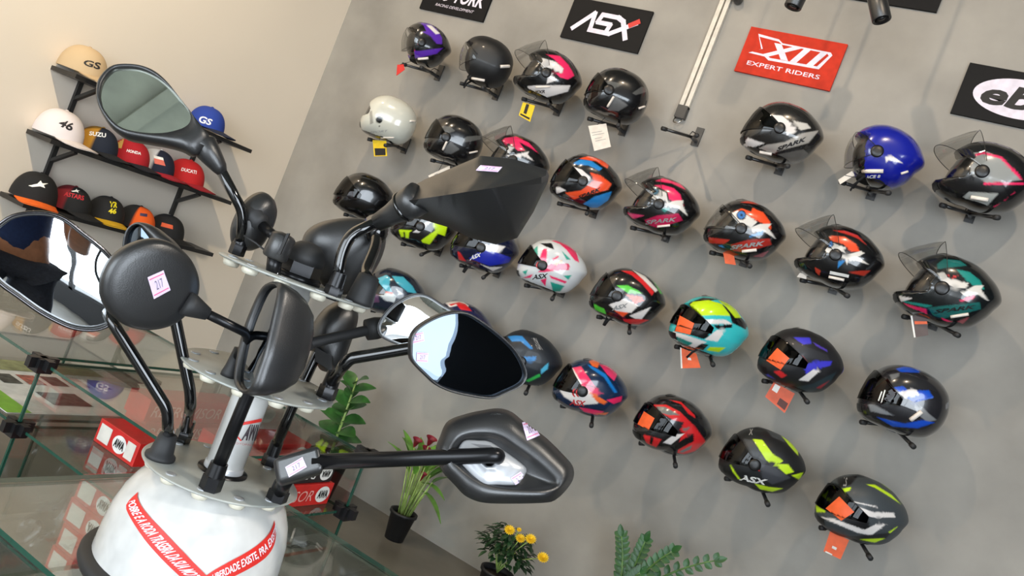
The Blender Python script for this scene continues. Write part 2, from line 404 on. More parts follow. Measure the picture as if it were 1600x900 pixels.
t, tr = cap(200, 252, 1, 'red cap with white HONDA letters in the middle of the middle shelf', (172, 22, 34), (20, 22, 32), front=(172, 22, 34), logo='HONDA', lcol=(240, 236, 236), lq=Q(*b_, (840, 412), (960, 440), (960, 415), (845, 388)))
stick('side_patch', Q(*b_, (725, 370), (800, 385), (822, 310), (740, 292)), tr, mat('gold_patch', (205, 165, 90), .7), t, .0012)
t, tr = cap(240, 267, 1, 'navy and white striped cap left of the plain red cap', (196, 196, 200), (160, 22, 40), front=(22, 26, 48))
stick('stripe', Q(*b_, (1075, 510), (1165, 530), (1150, 485), (1070, 465)), tr, mat('salmon_stripe', (224, 108, 90), .7), t, .0012)
stick('stripe', Q(*b_, (1070, 465), (1150, 485), (1145, 462), (1068, 442)), tr, PAPER, t, .0012)
cap(286, 285, 1, 'plain red cap with small white letters at the right end of the middle shelf', (184, 24, 28), (150, 18, 34), logo='DUCATI', lcol=(235, 225, 225), lq=Q(*b_, (1295, 570), (1425, 600), (1425, 570), (1300, 542)), size=1.05)
t, tr = cap(50, 312, 2, 'black cap with orange brim and white star emblem on the lowest shelf', (20, 20, 22), (236, 104, 24), size=1.12, yaw=-15)
def starq(tr, t, quad, m):
    pts = [(0, .35), (.45, .55), (.62, .95), (.7, .6), (1, .55), (.78, .35), (.85, 0), (.6, .22), (.2, .15)]
    pp = [cast(tr, *bil(quad, u, v), .0014) for u, v in pts]
    if all(p is not None for p in pp): obj('star_emblem', pp, [tuple(range(len(pp)))], m, t, False)
starq(tr, t, Q(*c_, (235, 235), (400, 235), (400, 165), (240, 175)), PAPER)
t, tr = cap(105, 330, 2, 'black and dark red cap with red letters beside the orange-brimmed cap', (120, 22, 32), (28, 28, 30), front=(22, 22, 24), logo='ASTARS', lcol=(190, 40, 50), lq=Q(*c_, (530, 298), (700, 340), (700, 300), (540, 262)))
starq(tr, t, Q(*c_, (590, 270), (665, 275), (665, 240), (595, 240)), PAPER)
t, tr = cap(160, 346, 2, 'black cap with yellow VR 46 numbers and yellow brim edge', BLKC, (214, 168, 30), yaw=0)
stick('emblem', Q(*c_, (910, 395), (975, 400), (980, 355), (915, 345)), tr, mat('yellow_print', (235, 215, 30), .6), t, .0012, string='VR', bold=.04)
stick('emblem', Q(*c_, (900, 445), (965, 450), (975, 408), (910, 400)), tr, MATS['yellow_print'], t, .0012, string='46', bold=.04)
t, tr = cap(207, 360, 2, 'orange-fronted black cap with a small dark badge on the lowest shelf', BLKC, (28, 24, 24), front=(232, 92, 20))
stick('badge', Q(*c_, (1165, 465), (1225, 475), (1228, 450), (1168, 442)), tr, mat('navy_badge', (60, 50, 80), .6), t, .0012)
t, tr = cap(254, 374, 2, 'black cap with an orange and white patch, right end of the lowest shelf', BLKC, (22, 22, 24))
stick('patch', Q(*c_, (1340, 552), (1440, 578), (1440, 545), (1350, 520)), tr, mat('orange_patch', (222, 92, 50), .7), t, .0012)

# ------------------------------------------------------------------ mirror display tower
AX = V((-.685, -2.538, 0)); UP = V((0, 0, 1))
ZL, ZM, ZU, ZB = .876, .998, 1.123, .742
PLT = mat('galvanised_plate', (168, 170, 164), .4, .15); PLU = mat('cream_plate_edge', (206, 202, 182), .5)
WHT = mat('white_gloss_enamel', (208, 207, 204), .16, coat=.5); TNUT = mat('cream_dome_nut', (212, 206, 188), .35)
tw = thing('mirror_display_stand', 'white domed display tower with three round plates full of motorcycle mirrors', 'display stand', (AX.x, AX.y, ZB))
prof = [(.1085, 0), (.1085, .012), (.107, .045), (.104, .07), (.098, .09), (.089, .107), (.076, .119), (.06, .126), (.03, .129)]
base = MB().lathe((AX.x, AX.y, ZB), UP, prof, 72).build('dome_base', WHT, tw)
MB().lathe((AX.x, AX.y, ZB), UP, [(.1, 0), (.1185, 0), (.1205, .004), (.1205, .011), (.117, .015), (.107, .016)], 72, cap0=False, cap1=False).build('rubber_rim', RUB, base)
MB().lathe((AX.x, AX.y, ZL-.008), UP, [(.03, 0), (.03, .01)], 32).build('pole_collar', STEELBLK, tw)
pole = MB().lathe((AX.x, AX.y, ZL), UP, [(.0225, .004), (.0225, ZU-ZL-.003)], 48).build('pole', WHT, tw)
MB().lathe((AX.x, AX.y, ZL+.003), UP, [(.0237, 0), (.0237, .006), (.0225, .007)], 48, cap0=False, cap1=False).build('pole_ring', SILV, pole)
def plate(z, holes, tilt=0):
    nz = UP if not tilt else (UP + V((DIR(465, 437).x, DIR(465, 437).y, 0)).normalized()*tilt).normalized()
    p = MB().lathe((AX.x, AX.y, z), nz, [(.022, -.003), (.0925, -.003), (.094, -.0015), (.0925, 0), (.022, 0)], 72, cap0=False, cap1=False).build('plate', PLT, tw)
    e = nz.orthogonal().normalized(); g = nz.cross(e)
    for i in range(holes):
        a = 2*math.pi*i/holes+.3; d = e*math.cos(a)+g*math.sin(a); q = V((AX.x, AX.y, z))+d*.08
        MB().lathe(q, -nz, [(.0095, .002), (.0095, .007), (.008, .010), (.003, .011)], 18).build('dome_nut', TNUT, p)
        MB().lathe(q-nz*.0005, nz, [(.006, 0), (.006, .0015), (.0045, .0017)], 14).build('hole_bush', mat('pale_bush', (176, 180, 184), .3, .3), p)
    return p
plate(ZL, 12); plate(ZM, 12); plate(ZU, 12, .05)
# hub on the top plate
MB().lathe((AX.x, AX.y, ZU), UP, [(.028, 0), (.028, .006), (.025, .008)], 40).build('hub_flange', STEELBLK, tw)
MB().lathe((AX.x, AX.y, ZU+.008), UP, [(.0245, 0), (.0245, .016)], 6).build('hub_nut', STEELBLK, tw, False)
MB().lathe((AX.x, AX.y, ZU+.022), UP, [(.0245, 0), (.0242, .009), (.020, .018), (.012, .024), (.003, .026)], 32).build('hub_cap', RUB, tw)
tb, tp = bvh(base), bvh(pole)
RB = mat('red_ribbon', (214, 44, 36), .5)
def band(pts_a, pts_b, n=26):
    A, B = spline(pts_a, n, False), spline(pts_b, n, False); mb = MB(); v = []
    for i in range(n):
        for k in range(5):
            q = A[i]*(1-k/4)+B[i]*k/4; v.append(cast(tb, q[0], q[1], .0014))
    f = [(i*5+k, i*5+k+1, i*5+k+6, i*5+k+5) for i in range(n-1) for k in range(4)]
    f = [q for q in f if all(v[i] is not None for i in q)]
    u = sorted({i for q in f for i in q}); mp = {k: i for i, k in enumerate(u)}
    return obj('slogan_ribbon', [v[i] for i in u], [tuple(mp[i] for i in q) for q in f], RB, base, True), A, B
d_ = (130, 740, .19375)
def pathtext(s, A, B, lo, hi, m, root, flip=False):
    v2, f = text2d(s, .02, .15); n = len(A); pts = []
    for u, v in v2:
        t = (lo+(hi-lo)*u)*(n-1); i = min(int(t), n-2); w = t-i
        a = A[i]*(1-w)+A[i+1]*w; b = B[i]*(1-w)+B[i+1]*w; vv = .22+.56*v
        q = b*(1-vv)+a*vv; pts.append(cast(tb, q[0], q[1], .0024))
    f = [q for q in f if all(pts[i] is not None for i in q)]
    u = sorted({i for q in f for i in q}); mp = {k: i for i, k in enumerate(u)}
    if f: obj('ribbon_lettering', [pts[i] for i in u], [tuple(mp[i] for i in q) for q in f], m, root, False)
r1, A, B = band(Q(*d_, (450, 150), (445, 200), (500, 300), (640, 450), (800, 620), (975, 800), (1040, 870)), Q(*d_, (395, 200), (352, 270), (400, 380), (500, 530), (640, 690), (780, 825), (840, 880)))
pathtext('POBRE E A RODA TRASEIRA DA SUA MOTO', A, B, .06, .97, WHITEP, r1)
r2, A, B = band(Q(*d_, (960, 840), (1080, 760), (1300, 640), (1430, 550), (1500, 470), (1535, 380)), Q(*d_, (960, 900), (1150, 850), (1320, 770), (1460, 680), (1530, 580), (1548, 480)))
pathtext('A LIBERDADE EXISTE, PRA EXISTIR', A, B, .05, 1, WHITEP, r2)
e_ = (180, 620, .17778)
stick('red_stripe', Q(*e_, (1100, 252), (1325, 210), (1330, 180), (1110, 225)), tp, RB, pole, .0008, 10, 2)
stick('red_mark', Q(*e_, (1060, 345), (1100, 388), (1112, 384), (1070, 335)), tp, RB, pole, .0008, 4, 2)
stick('logo_lettering', Q(*e_, (1105, 380), (1265, 388), (1270, 245), (1175, 240)), tp, mat('dark_grey_print', (66, 56, 60), .5), pole, .0009, string='AWA', bold=.05)
stick('logo_lettering', Q(*e_, (1030, 412), (1240, 438), (1240, 418), (1033, 395)), tp, mat('faded_pink_print', (200, 140, 140), .5), pole, .0009, string='MOTOPARTS')

# ------------------------------------------------------------------ mirrors
def onu(px, py, Z): q = W(px, py, Z); return V((q.x, q.y, ZU+(.0025 if Z > .98 else -.001)))
def tang(px, py, c, n): return onp(px, py, c, n)
def normal_for(px, py, Z, target):
    d = DIR(px, py).normalized(); n = (V(target).normalized()-d).normalized(); return n
def nrm(px, py, lx, ly, tilt):
    """unit vector facing the camera, leaning by tilt degrees towards photo direction (lx, ly)"""
    d = DIR(px, py).normalized(); s = (_r*lx-_u*ly); s = (s-d*s.dot(d)).normalized(); a = math.radians(tilt)
    return -d*math.cos(a)+s*math.sin(a)
def head(root, outl, Z, n, front, depth=.03, glass=None, inset=4, body=BLK, lip=None, glassm=MIR, prof=None, bulge=.0015, apex=None, N=72, rimw=.003):
    O = spline(outl, N); c2 = O.mean(0); c = W(c2[0], c2[1], Z)
    P = [onp(q[0], q[1], c, n) for q in O]
    ap = onp(*(apex or c2), c, n)
    if glass is not None: G2 = spline(glass, N)
    else:
        G2 = []
        for i in range(N):
            t = O[(i+1) % N]-O[i-1]; nn = np.array([-t[1], t[0]])/np.linalg.norm(t)
            if nn.dot(c2-O[i]) < 0: nn = -nn
            G2.append(O[i]+nn*inset)
    # align start of the inner loop to the outer loop
    G2 = np.array(G2)
    if glass is not None:
        k = int(np.argmin(np.linalg.norm(G2-O[0]-(G2.mean(0)-c2)*0, axis=1))); G2 = np.roll(G2, -k, axis=0)
        if np.linalg.norm(G2[N//4]-O[N//4]) > np.linalg.norm(G2[-N//4]-O[N//4]): G2 = np.roll(G2[::-1], 1, axis=0)
    G = [onp(q[0], q[1], c, n) for q in G2]; gc = sum(G, V((0, 0, 0)))/N
    s = 1 if front else -1
    mb = MB()
    if front:
        prof = prof or [(0, .25), (.08, .6), (.3, .88), (.65, 1.0)]
        R = [[p-n*.003 for p in G], [p+n*.0012 for p in G], [p.lerp(q, .5)+n*.0035 for p, q in zip(G, P)], [p-n*.0005 for p in P]]
        R += [[p.lerp(ap, t)-n*depth*h for p in P] for t, h in prof]
        mb.rings(R, False, True)
    else:
        prof = prof or [(0, .2), (.05, .5), (.2, .8), (.45, .95), (.75, 1.0)]
        R = [[p+n*.002 for p in G], [p-n*.001 for p in G], [p for p in P]]+[[p.lerp(ap, t)+n*depth*h for p in P] for t, h in prof]
        mb.rings(R, False, True)
    h = mb.build('mirror_housing', body, root)
    gn = n if front else -n
    gr = [[p.lerp(gc, t)+gn*(-.0022+bulge*(1-(1-t)**2)) for p in G] for t in (0, .2, .4, .6, .8, .95)]
    MB().rings(gr, False, True).build('mirror_glass', glassm, root)
    if lip: MB().tube([p+gn*.0015 for p in P]+[P[0]+gn*.0015], rimw, 8).build('rim', lip, root)
    return h, c, P
def nut(root, q, d=UP, r=.0085, h=.012, m=STEELBLK, col=.012, name='lock_nut'):
    q = V(q); d = V(d).normalized()
    sharp(MB().lathe(q, d, [(r*.92, 0), (r, .001), (r, h-.001), (r*.92, h)], 6).lathe(q+d*h, d, [(r*.86, -.001), (r*.78, col)], 20).build(name, m, root))
def price(root, tree, quad, txt=True):
    s = stick('price_sticker', quad, tree, LIL, root, .0009, 6, 6)
    if s is None: return
    q = [np.array(p, float) for p in quad]
    for v in (.12, .84):
        a, b = bil(quad, .06, v), bil(quad, .94, v); c, d = bil(quad, .94, v+.05), bil(quad, .06, v+.05)
        stick('price_line', [a, b, c, d], tree, PINKL, s, .0013, 4, 1)
    if txt: stick('price_digits', [bil(quad, .3, .3), bil(quad, .75, .3), bil(quad, .75, .72), bil(quad, .3, .72)], tree, mat('grey_print', (120, 110, 130), .6), s, .0013, string='217')
def px(ox, oy, s, pts): return [(ox+x*s, oy+y*s) for x, y in pts]
MG = 'mirrors mounted on the display tower'
def mirror(label, base): return thing('motorcycle_mirror', label, 'motorcycle mirror', base, MG)
def stem(root, pts, r=.0062, m=GLB, fil=.022, name='stem', flat=1.0):
    P = [V(p) if len(p) == 3 and not isinstance(p, tuple) else p for p in pts]
    return MB().tube(fillet(P, fil), r, 16, flat=flat).build(name, m, root)

# 1 upper-left teardrop mirror
b = onu(369, 396, .985); t = mirror('large teardrop mirror at the upper left, grey reflection, on the top plate', b)
oo = px(0, 50, .25, [(600, 350), (615, 290), (670, 225), (740, 198), (860, 202), (960, 238), (1040, 305), (1120, 405), (1180, 490), (1250, 580), (1312, 655), (1270, 715), (1215, 752), (1150, 720), (1040, 690), (900, 665), (780, 640), (700, 590), (640, 510), (605, 430)])
gg = px(0, 50, .25, [(628, 370), (650, 300), (700, 242), (750, 225), (870, 232), (980, 282), (1080, 370), (1150, 450), (1190, 520), (1182, 575), (1120, 612), (1000, 635), (850, 625), (740, 588), (660, 500), (632, 430)])
n = normal_for(225, 160, .93, (.1, -.75, .75))
h, c, P = head(t, oo, .93, n, True, .034, glass=gg, glassm=MIRD, body=BLK, bulge=0)
k0 = W(316, 218, .935)-n*.012; k1 = W(343, 262, .95)
MB().tube([k0.lerp(k1, -.15), k0, k0.lerp(k1, .5), k1, k1.lerp(W(347, 270, .952), 1)], [.012, .0155, .0125, .0088, .006], 20).build('neck', BLK, t)
stem(t, [k1, W(378, 328, .968), W(379, 350, .972), b+UP*.014]); nut(t, b, r=.0095, h=.014)
MB().tube([W(381, 368, .955), W(400, 380, .955), W(430, 404, .955), W(440, 412, .96)], .0011, 8).build('cable_tie', RUB, t)

# 2 upper-right angular mirror seen from behind
b = onu(522, 452, .94); t = mirror('angular matte black mirror seen from behind, reaching to the upper right', b)
top = [(620, 312), (660, 289), (705, 270), (748, 252), (800, 257), (853, 274)]
low = [(856, 284), (833, 332), (808, 372), (775, 382), (738, 373), (700, 355), (660, 343), (632, 340)]
Zh = .94; n = nrm(740, 315, -.3, .9, 35); c = W(740, 315, Zh)
O = [onp(*p, c, n) for p in top+low]
ridge = [(626, 314), (668, 295), (712, 289), (752, 272), (800, 268), (846, 277)]
low2 = [(846, 288), (826, 330), (803, 364), (774, 374), (740, 366), (703, 349), (664, 338), (636, 334)]
def lift(p, hh): return onp(*p, c+n*hh, n)
R1 = [lift(p, .018) for p in ridge]+[lift(p, .012) for p in low2]
apx = [(655+24*i, 311-3.6*i) for i in range(6)]; apl = apx[-1:]*3+apx[::-1][1:5]+[apx[0]]
R3 = [lift(p, .046) for p in apx+apl]
R2 = [a.lerp(b, .5)+n*.001 for a, b in zip(R1, R3)]
def dens(R):
    out = []
    k = len(R)
    for i in range(k):
        for s in range(5): out.append(R[i].lerp(R[(i+1) % k], s/5))
    return out
hs = sharp(MB().rings([dens([p-n*.012 for p in O]), dens(O), dens(R1), dens(R2), dens(R3)], True, True).build('mirror_housing', BLK, t), 34)
gl = [p.lerp(c, .06)-n*.013 for p in O]; MB().rings([gl, [p.lerp(c, .5) for p in gl]], False, True).build('mirror_glass', MIR, t)
price(t, bvh(hs), [(744, 267), (778, 270), (785, 262), (751, 259)])
k1 = W(590, 348, .955); k0 = lift((640, 318), .016)
MB().tube([k0+(k0-k1)*.3, k0, k0.lerp(k1, .18), k0.lerp(k1, .55), k1], [.019, .0185, .0165, .0125, .0105], 22).build('neck', BLK, t)
MB().lathe(k0.lerp(k1, .16), (k1-k0), [(.0165, -.002), (.0185, 0), (.0185, .002), (.016, .004)], 26).build('neck_ring', GLB, t)
stem(t, [k1+(k0-k1)*.1, W(548, 366, .948), W(534, 395, .944), b+UP*.02], .0068); nut(t, b, r=.0105, h=.016, col=.016)

# 3 large rectangular chrome-edged mirror at the left
b = onz(249, 716, ZL); t = mirror('large rounded rectangular mirror with chrome edge at the far left', b)
oo = px(0, 300, .2445, [(-75, 330), (-45, 250), (10, 195), (85, 150), (200, 130), (320, 137), (420, 175), (520, 252), (620, 330), (705, 410), (765, 500), (795, 600), (800, 700), (775, 790), (700, 850), (600, 882), (480, 872), (380, 835), (250, 765), (110, 665), (0, 585), (-65, 500), (-88, 410)])
n = normal_for(90, 422, .88, V((.45, -3.6, .86))-W(90, 422, .88))
h, c, P = head(t, oo, .88, n, True, .028, inset=5, lip=CHRD, body=BLK, rimw=.0019)
k = W(176, 505, .9)
stem(t, [k-n*.014+( k-W(190, 530, .9))*.6, k-n*.004, W(262, 640, .93), W(262, 665, .935), b+UP*.03], .0064, CHR if 0 else GLB, .03)
MB().lathe(b, UP, [(.0165, 0), (.0175, .002), (.0172, .005), (.0135, .008), (.012, .018), (.0098, .03), (.0075, .031)], 28).build('rubber_boot', RUB, t)

# 4 round mirror from behind
b = onz(357, 588, ZM); t = mirror('round black mirror seen from behind with a lilac price sticker', b)
oo = px(0, 300, .2445, [(630, 620), (645, 520), (700, 420), (790, 345), (900, 303), (1010, 297), (1120, 338), (1210, 425), (1258, 535), (1255, 640), (1200, 750), (1110, 830), (1000, 868), (890, 872), (780, 838), (690, 765), (645, 690)])
n = nrm(232, 444, .75, .55, 24)
h, c, P = head(t, oo, .86, n, False, .016, inset=3, body=BLK, prof=[(0, .3), (.035, .62), (.1, .8), (.3, .92), (.6, .98), (.85, 1)], N=96)
price(t, bvh(h), [(240, 467), (266, 453), (255, 422), (230, 433)])
k0, k1 = W(300, 478, .875), W(325, 491, .885)
MB().tube([k0+(k0-k1)*.35, k0, k1], [.013, .0125, .0068], 20).build('neck', RUB, t)
stem(t, [k1, W(384, 520, .925), W(388, 532, .93), b+UP*.02], .0052, STEELBLK, .018)
MB().lathe(b, UP, [(.0095, 0), (.0095, .004), (.0078, .012), (.0058, .034)], 24).build('rubber_boot', RUB, t)

# 5 small dark mirror peeping over the round one
b = onz(283, 690, ZL); t = mirror('small dark mirror peeping out above the round mirror', b)
oo = px(0, 300, .2445, [(790, 370), (795, 300), (815, 235), (850, 200), (895, 192), (950, 212), (1010, 258), (1070, 310), (1120, 380), (1120, 460), (1060, 520), (960, 540), (860, 500), (805, 440)])
gg = px(0, 300, .2445, [(803, 370), (808, 300), (828, 245), (860, 214), (890, 212), (920, 245), (960, 300), (990, 370), (1000, 430), (960, 490), (900, 500), (830, 450)])
n = nrm(235, 390, -.8, -.1, 38)
h, c, P = head(t, oo, .93, n, True, .03, glass=gg, glassm=mat('dim_mirror_glass', (88, 98, 110), .015, 1, noise=(30, .01, 1)), lip=None)
stem(t, [W(250, 410, .945), W(268, 470, .945), W(297, 610, .965), W(298, 632, .97), b+UP*.016], .0066); nut(t, b, r=.0105, h=.015, col=.014, m=GLB)

# 6 tall oval mirror in the middle seen edge on
b = onz(327, 765, ZL); t = mirror('tall oval mirror in the middle turned edge-on with deep matte shell', b)
oo = px(260, 400, .25, [(600, 205), (640, 165), (690, 158), (722, 180), (715, 260), (680, 420), (640, 590), (600, 710), (560, 820), (520, 862), (470, 855), (432, 815), (428, 740), (450, 600), (490, 450), (545, 315)])
gg = px(260, 400, .25, [(605, 235), (640, 195), (680, 185), (702, 205), (695, 270), (660, 430), (622, 590), (585, 700), (545, 800), (515, 835), (480, 828), (455, 790), (455, 730), (478, 600), (515, 450), (560, 330)])
n = nrm(405, 530, -1, -.28, 70)
h, c, P = head(t, oo, .9, n, True, .058, glass=gg, body=BLK, glassm=mat('dim_mirror_glass', (88, 98, 110), .015, 1, noise=(30, .01, 1)), prof=[(0, .12), (.05, .35), (.16, .6), (.34, .82), (.6, .95), (.8, 1)])
stem(t, [W(398, 595, .915), W(385, 622, .92), b+UP*.02], .0075, STEELBLK, .02); nut(t, b, r=.0125, h=.017, col=.015)

# 7 mirror with glare
b = onz(405, 598, ZM); t = mirror('small mirror full of white glare behind the right-hand clear mirror', b)
oo = px(560, 440, .25, [(118, 280), (150, 210), (220, 135), (300, 88), (370, 72), (440, 86), (530, 142), (610, 190), (680, 260), (690, 330), (600, 390), (480, 425), (360, 425), (260, 402), (180, 370), (130, 335)])
n = normal_for(645, 500, 1.02, (.18, -1, .15))
h, c, P = head(t, oo, 1.03, n, True, .03, inset=3, lip=None, bulge=.004)
stem(t, [W(596, 509, 1.035)-n*.026, W(575, 512, 1.03)-n*.022, W(484, 536, 1.0), W(440, 552, .98), b+UP*.02], .0066, RUB, .02)
MB().tube([W(566, 513, 1.027)-n*.022, W(580, 510, 1.03)-n*.024, W(598, 507, 1.035)-n*.026], [.0135, .0145, .012], 18).build('ball_joint', RUB, t)
MB().tube([W(470, 541, .995), W(486, 535, 1.0)], [.0105, .0088], 18).build('collar', RUB, t); nut(t, b)

# 8 right clear mirror
b = onz(508, 622, ZM); t = mirror('five-sided mirror with two pink stickers on its glass, right of centre', b)
oo = px(560, 440, .25, [(322, 430), (328, 350), (365, 290), (440, 238), (530, 200), (620, 185), (700, 200), (800, 262), (900, 340), (985, 425), (1040, 520), (1055, 595), (1015, 655), (920, 702), (830, 735), (700, 720), (580, 692), (490, 652), (430, 600), (355, 525), (325, 480)])
n = normal_for(730, 555, .95, (.97, -.20, .05))
h, c, P = head(t, oo, .95, n, True, .03, inset=4, glassm=mat('dim_mirror_glass', (88, 98, 110), .015, 1, noise=(30, .01, 1)), bulge=.003)
gt = bvh([o for o in t.children if o.name.startswith('mirror_glass')][0])
price(t, gt, [(645, 537), (663, 533), (661, 518), (643, 522)]); price(t, gt, [(650, 565), (668, 566), (669, 551), (651, 550)])
k = W(650, 546, .955)-n*.012
stem(t, [k+( k-W(600, 550, .955))*.2, k, W(548, 560, .965), W(538, 570, .966), b+UP*.02], .0072, GLB, .02); nut(t, b, r=.012, h=.016, col=.018)

# 9 lower right mirror from behind with silver insert
b = onz(431, 782, ZL); t = mirror('large angular mirror from behind with silver insert at the lower right', b)
pj = lambda L: px(540, 600, .25, L)
L0 = [(562, 420), (585, 340), (635, 235), (740, 190), (850, 165), (955, 152), (1040, 175), (1110, 232), (1240, 325), (1350, 430), (1418, 510), (1425, 585), (1385, 655), (1320, 718), (1250, 742), (1000, 748), (850, 740), (750, 700), (680, 630), (600, 540)]
L1 = [(585, 420), (610, 350), (655, 262), (745, 222), (850, 198), (950, 186), (1025, 205), (1090, 260), (1215, 350), (1320, 450), (1385, 520), (1392, 580), (1355, 640), (1300, 690), (1235, 712), (1005, 715), (860, 706), (775, 670), (705, 605), (625, 520)]
L2 = [(635, 425), (650, 380), (690, 325), (760, 298), (850, 292), (930, 298), (1000, 325), (1070, 370), (1170, 440), (1270, 520), (1335, 590), (1345, 630), (1310, 665), (1240, 682), (1150, 682), (1000, 668), (880, 645), (790, 600), (720, 555), (665, 495)]
L3 = [(665, 428), (680, 392), (715, 345), (770, 322), (850, 316), (925, 324), (990, 350), (1055, 395), (1150, 462), (1245, 540), (1305, 600), (1310, 630), (1280, 645), (1220, 655), (1140, 655), (1000, 645), (890, 622), (805, 580), (740, 530), (690, 480)]
L4 = [(682, 430), (700, 400), (735, 360), (780, 342), (850, 338), (915, 346), (975, 372), (1040, 415), (1130, 480), (1215, 550), (1265, 600), (1265, 620), (1240, 628), (1190, 634), (1120, 636), (1000, 630), (900, 608), (820, 566), (755, 515), (705, 470)]
n = nrm(790, 712, .35, -.35, 18); c = W(790, 712, .95)
R = [[onp(*q, c+n*hh, n) for q in spline(pj(L), 96)] for L, hh in ((L0, -.006), (L0, 0), (L1, .014), (L2, .0215), (L3, .0165), (L4, .007))]
# keep the silhouette: the rim ring sits in the outline plane
hs = MB().rings(R, False, True).build('mirror_housing', BLK, t)
gl = [p.lerp(c, .04)-n*.001 for p in R[0]]; MB().rings([gl, [p.lerp(c, .5) for p in gl]], False, True).build('mirror_glass', MIR, t)
L5 = [(692, 445), (705, 400), (745, 352), (830, 352), (905, 362), (1010, 430), (1080, 480), (1128, 525), (1125, 560), (1100, 600), (1058, 632), (940, 632), (870, 632), (800, 580), (740, 520), (705, 480)]
ce_ = (880, 490)
S0 = spline(pj(L5), 64)
def sr(k, hh, cc=(880, 490)):
    q0 = np.array(pj([cc])[0]); return [onp(*(q0+(q-q0)*k), c+n*hh, n) for q in S0]
ins = MB().rings([sr(1, .006), sr(.985, .0155), sr(.93, .018), sr(.62, .019), sr(.34, .0205), sr(.28, .0225), sr(.2, .0225), sr(.16, .012)], False, False).build('silver_insert', SILV, t)
MB().lathe(W(*pj([ce_])[0], .95)+n*.012, n, [(.0125, 0), (.0135, .004), (.0125, .009), (.0092, .0095), (.0088, .003)], 28, cap1=False).build('socket_ring', mat('grey_ring', (110, 112, 116), .4), t)
tr = bvh(ins)
stick('embossed_line', pj([(780, 372), (905, 385), (980, 432), (930, 436)]), tr, mat('grey_ring', (110, 112, 116), .4), ins, .0004, 8, 2)
price(t, bvh(hs), [(823, 689), (843, 681), (829, 658), (815, 661)]); price(t, tr, [(809, 762), (826, 752), (813, 737), (797, 747)])
s0 = W(*pj([(895, 490)])[0], .95)+n*.014
e0 = W(490, 722, .925)
stem(t, [s0-n*.004, s0+n*.024-(e0-s0).normalized()*.006, e0], .0088, STEELBLK, .016, flat=1.0)
k0 = W(500, 722, .927); k1 = W(440, 740, .927)
bl = sharp(MB().obox(W(466, 729, .929), k1-k0, (k1-k0).cross(n), n, .027, .015, .0125).build('pivot_block', BLK, t)); m_ = bl.modifiers.new('round', 'BEVEL'); m_.width = .006; m_.segments = 4
price(t, bvh(bl), [(452, 746), (480, 730), (473, 714), (446, 730)])
stem(t, [W(452, 742, .932), b+UP*.01], .0085, STEELBLK, .01, 'post'); nut(t, b, r=.0125, h=.013, col=.01)

# 10 black mirror behind the hub
b = onu(562, 470, .985); t = mirror('wide black mirror seen from behind, rising behind the hub cap', b)
oo = px(340, 280, .2222, [(590, 520), (592, 440), (620, 370), (690, 315), (790, 285), (900, 272), (1010, 275), (1105, 300), (1165, 355), (1180, 430), (1155, 530), (1110, 620), (1040, 720), (950, 790), (840, 800), (730, 730), (640, 620)])
n = nrm(535, 400, .1, .3, 14)
h, c, P = head(t, oo, 1.08, n, False, .032, inset=3, prof=[(0, .2), (.05, .45), (.14, .62), (.3, .85), (.6, .97), (.85, 1)])
k0 = W(588, 362, 1.05); MB().tube([k0-n*.02+V((0, 0, .004)), k0, W(588, 374, 1.045)], [.016, .0155, .011], 20).build('neck', GLB, t)
stem(t, [k0, W(587, 385, 1.03), W(570, 425, 1.0), b+UP*.03], .0072)
MB().lathe(b, UP, [(.0165, 0), (.0165, .004), (.0145, .02), (.0125, .034), (.0085, .036)], 28).build('rubber_boot', RUB, t)

# 11 oval mirror edge on at the upper left, on a clamp
b = onu(431, 418, .955); t = mirror('oval black mirror seen from behind on a ribbed boot, left of the hub', b)
oo = px(340, 280, .2222, [(88, 400), (98, 310), (150, 200), (225, 120), (300, 88), (350, 105), (372, 165), (350, 270), (300, 370), (250, 450), (205, 482), (150, 485), (105, 465)])
n = nrm(392, 347, .55, .3, 42)
h, c, P = head(t, oo, 1.0, n, False, .026, inset=2)
k0, k1 = W(397, 338, .985), W(410, 352, .98)
MB().tube([k0+(k0-k1)*.5, k0, k0.lerp(k1, .3), k0.lerp(k1, .5), k0.lerp(k1, .7), k1], [.013, .0125, .0132, .011, .0115, .0075], 20).build('ribbed_boot', RUB, t)
stem(t, [k1, W(436, 376, .958)], .006, STEELBLK)
a0, a1 = W(428, 404, .95), W(445, 366, .95)
MB().tube([a0, a0.lerp(a1, .08), a0.lerp(a1, .9), a1.lerp(a0, .02), a1+(a1-a0)*.04], [.0125, .0145, .0142, .0115, .005], 26).build('clamp_housing', BLK, t)
MB().obox(a0.lerp(a1, .6)-DIR(450, 385)*.0138+_r*.004, a1-a0, _r, _f, .013, .0016, .002).build('slot', INK, t, False)
nut(t, b, r=.0085, h=.006, m=CHR, col=.004); stem(t, [b, a0.lerp(a1, .1)], .0085, STEELBLK, name='post')

# 12 oval mirror under the top plate
b = onz(419, 727, ZL); t = mirror('narrow oval black mirror hanging below the top plate, right of the pole', b)
oo = px(260, 400, .25, [(893, 520), (905, 450), (950, 370), (1010, 310), (1090, 275), (1150, 290), (1176, 345), (1165, 420), (1130, 520), (1085, 640), (1040, 705), (1000, 722), (955, 705), (930, 640), (900, 580)])
n = nrm(520, 525, .35, .1, 25)
h, c, P = head(t, oo, 1.1, n, False, .03, inset=3)
k = W(497, 548, 1.085)
stem(t, [W(512, 540, 1.085), k, W(460, 628, 1.075), b+UP*.02], .0072); nut(t, b, r=.0105, h=.015, col=.018)
bl = sharp(MB().obox(W(508, 560, 1.075), _r+_u*-.6, _u, _f, .0125, .0095, .009).build('pivot_block', BLK, t))

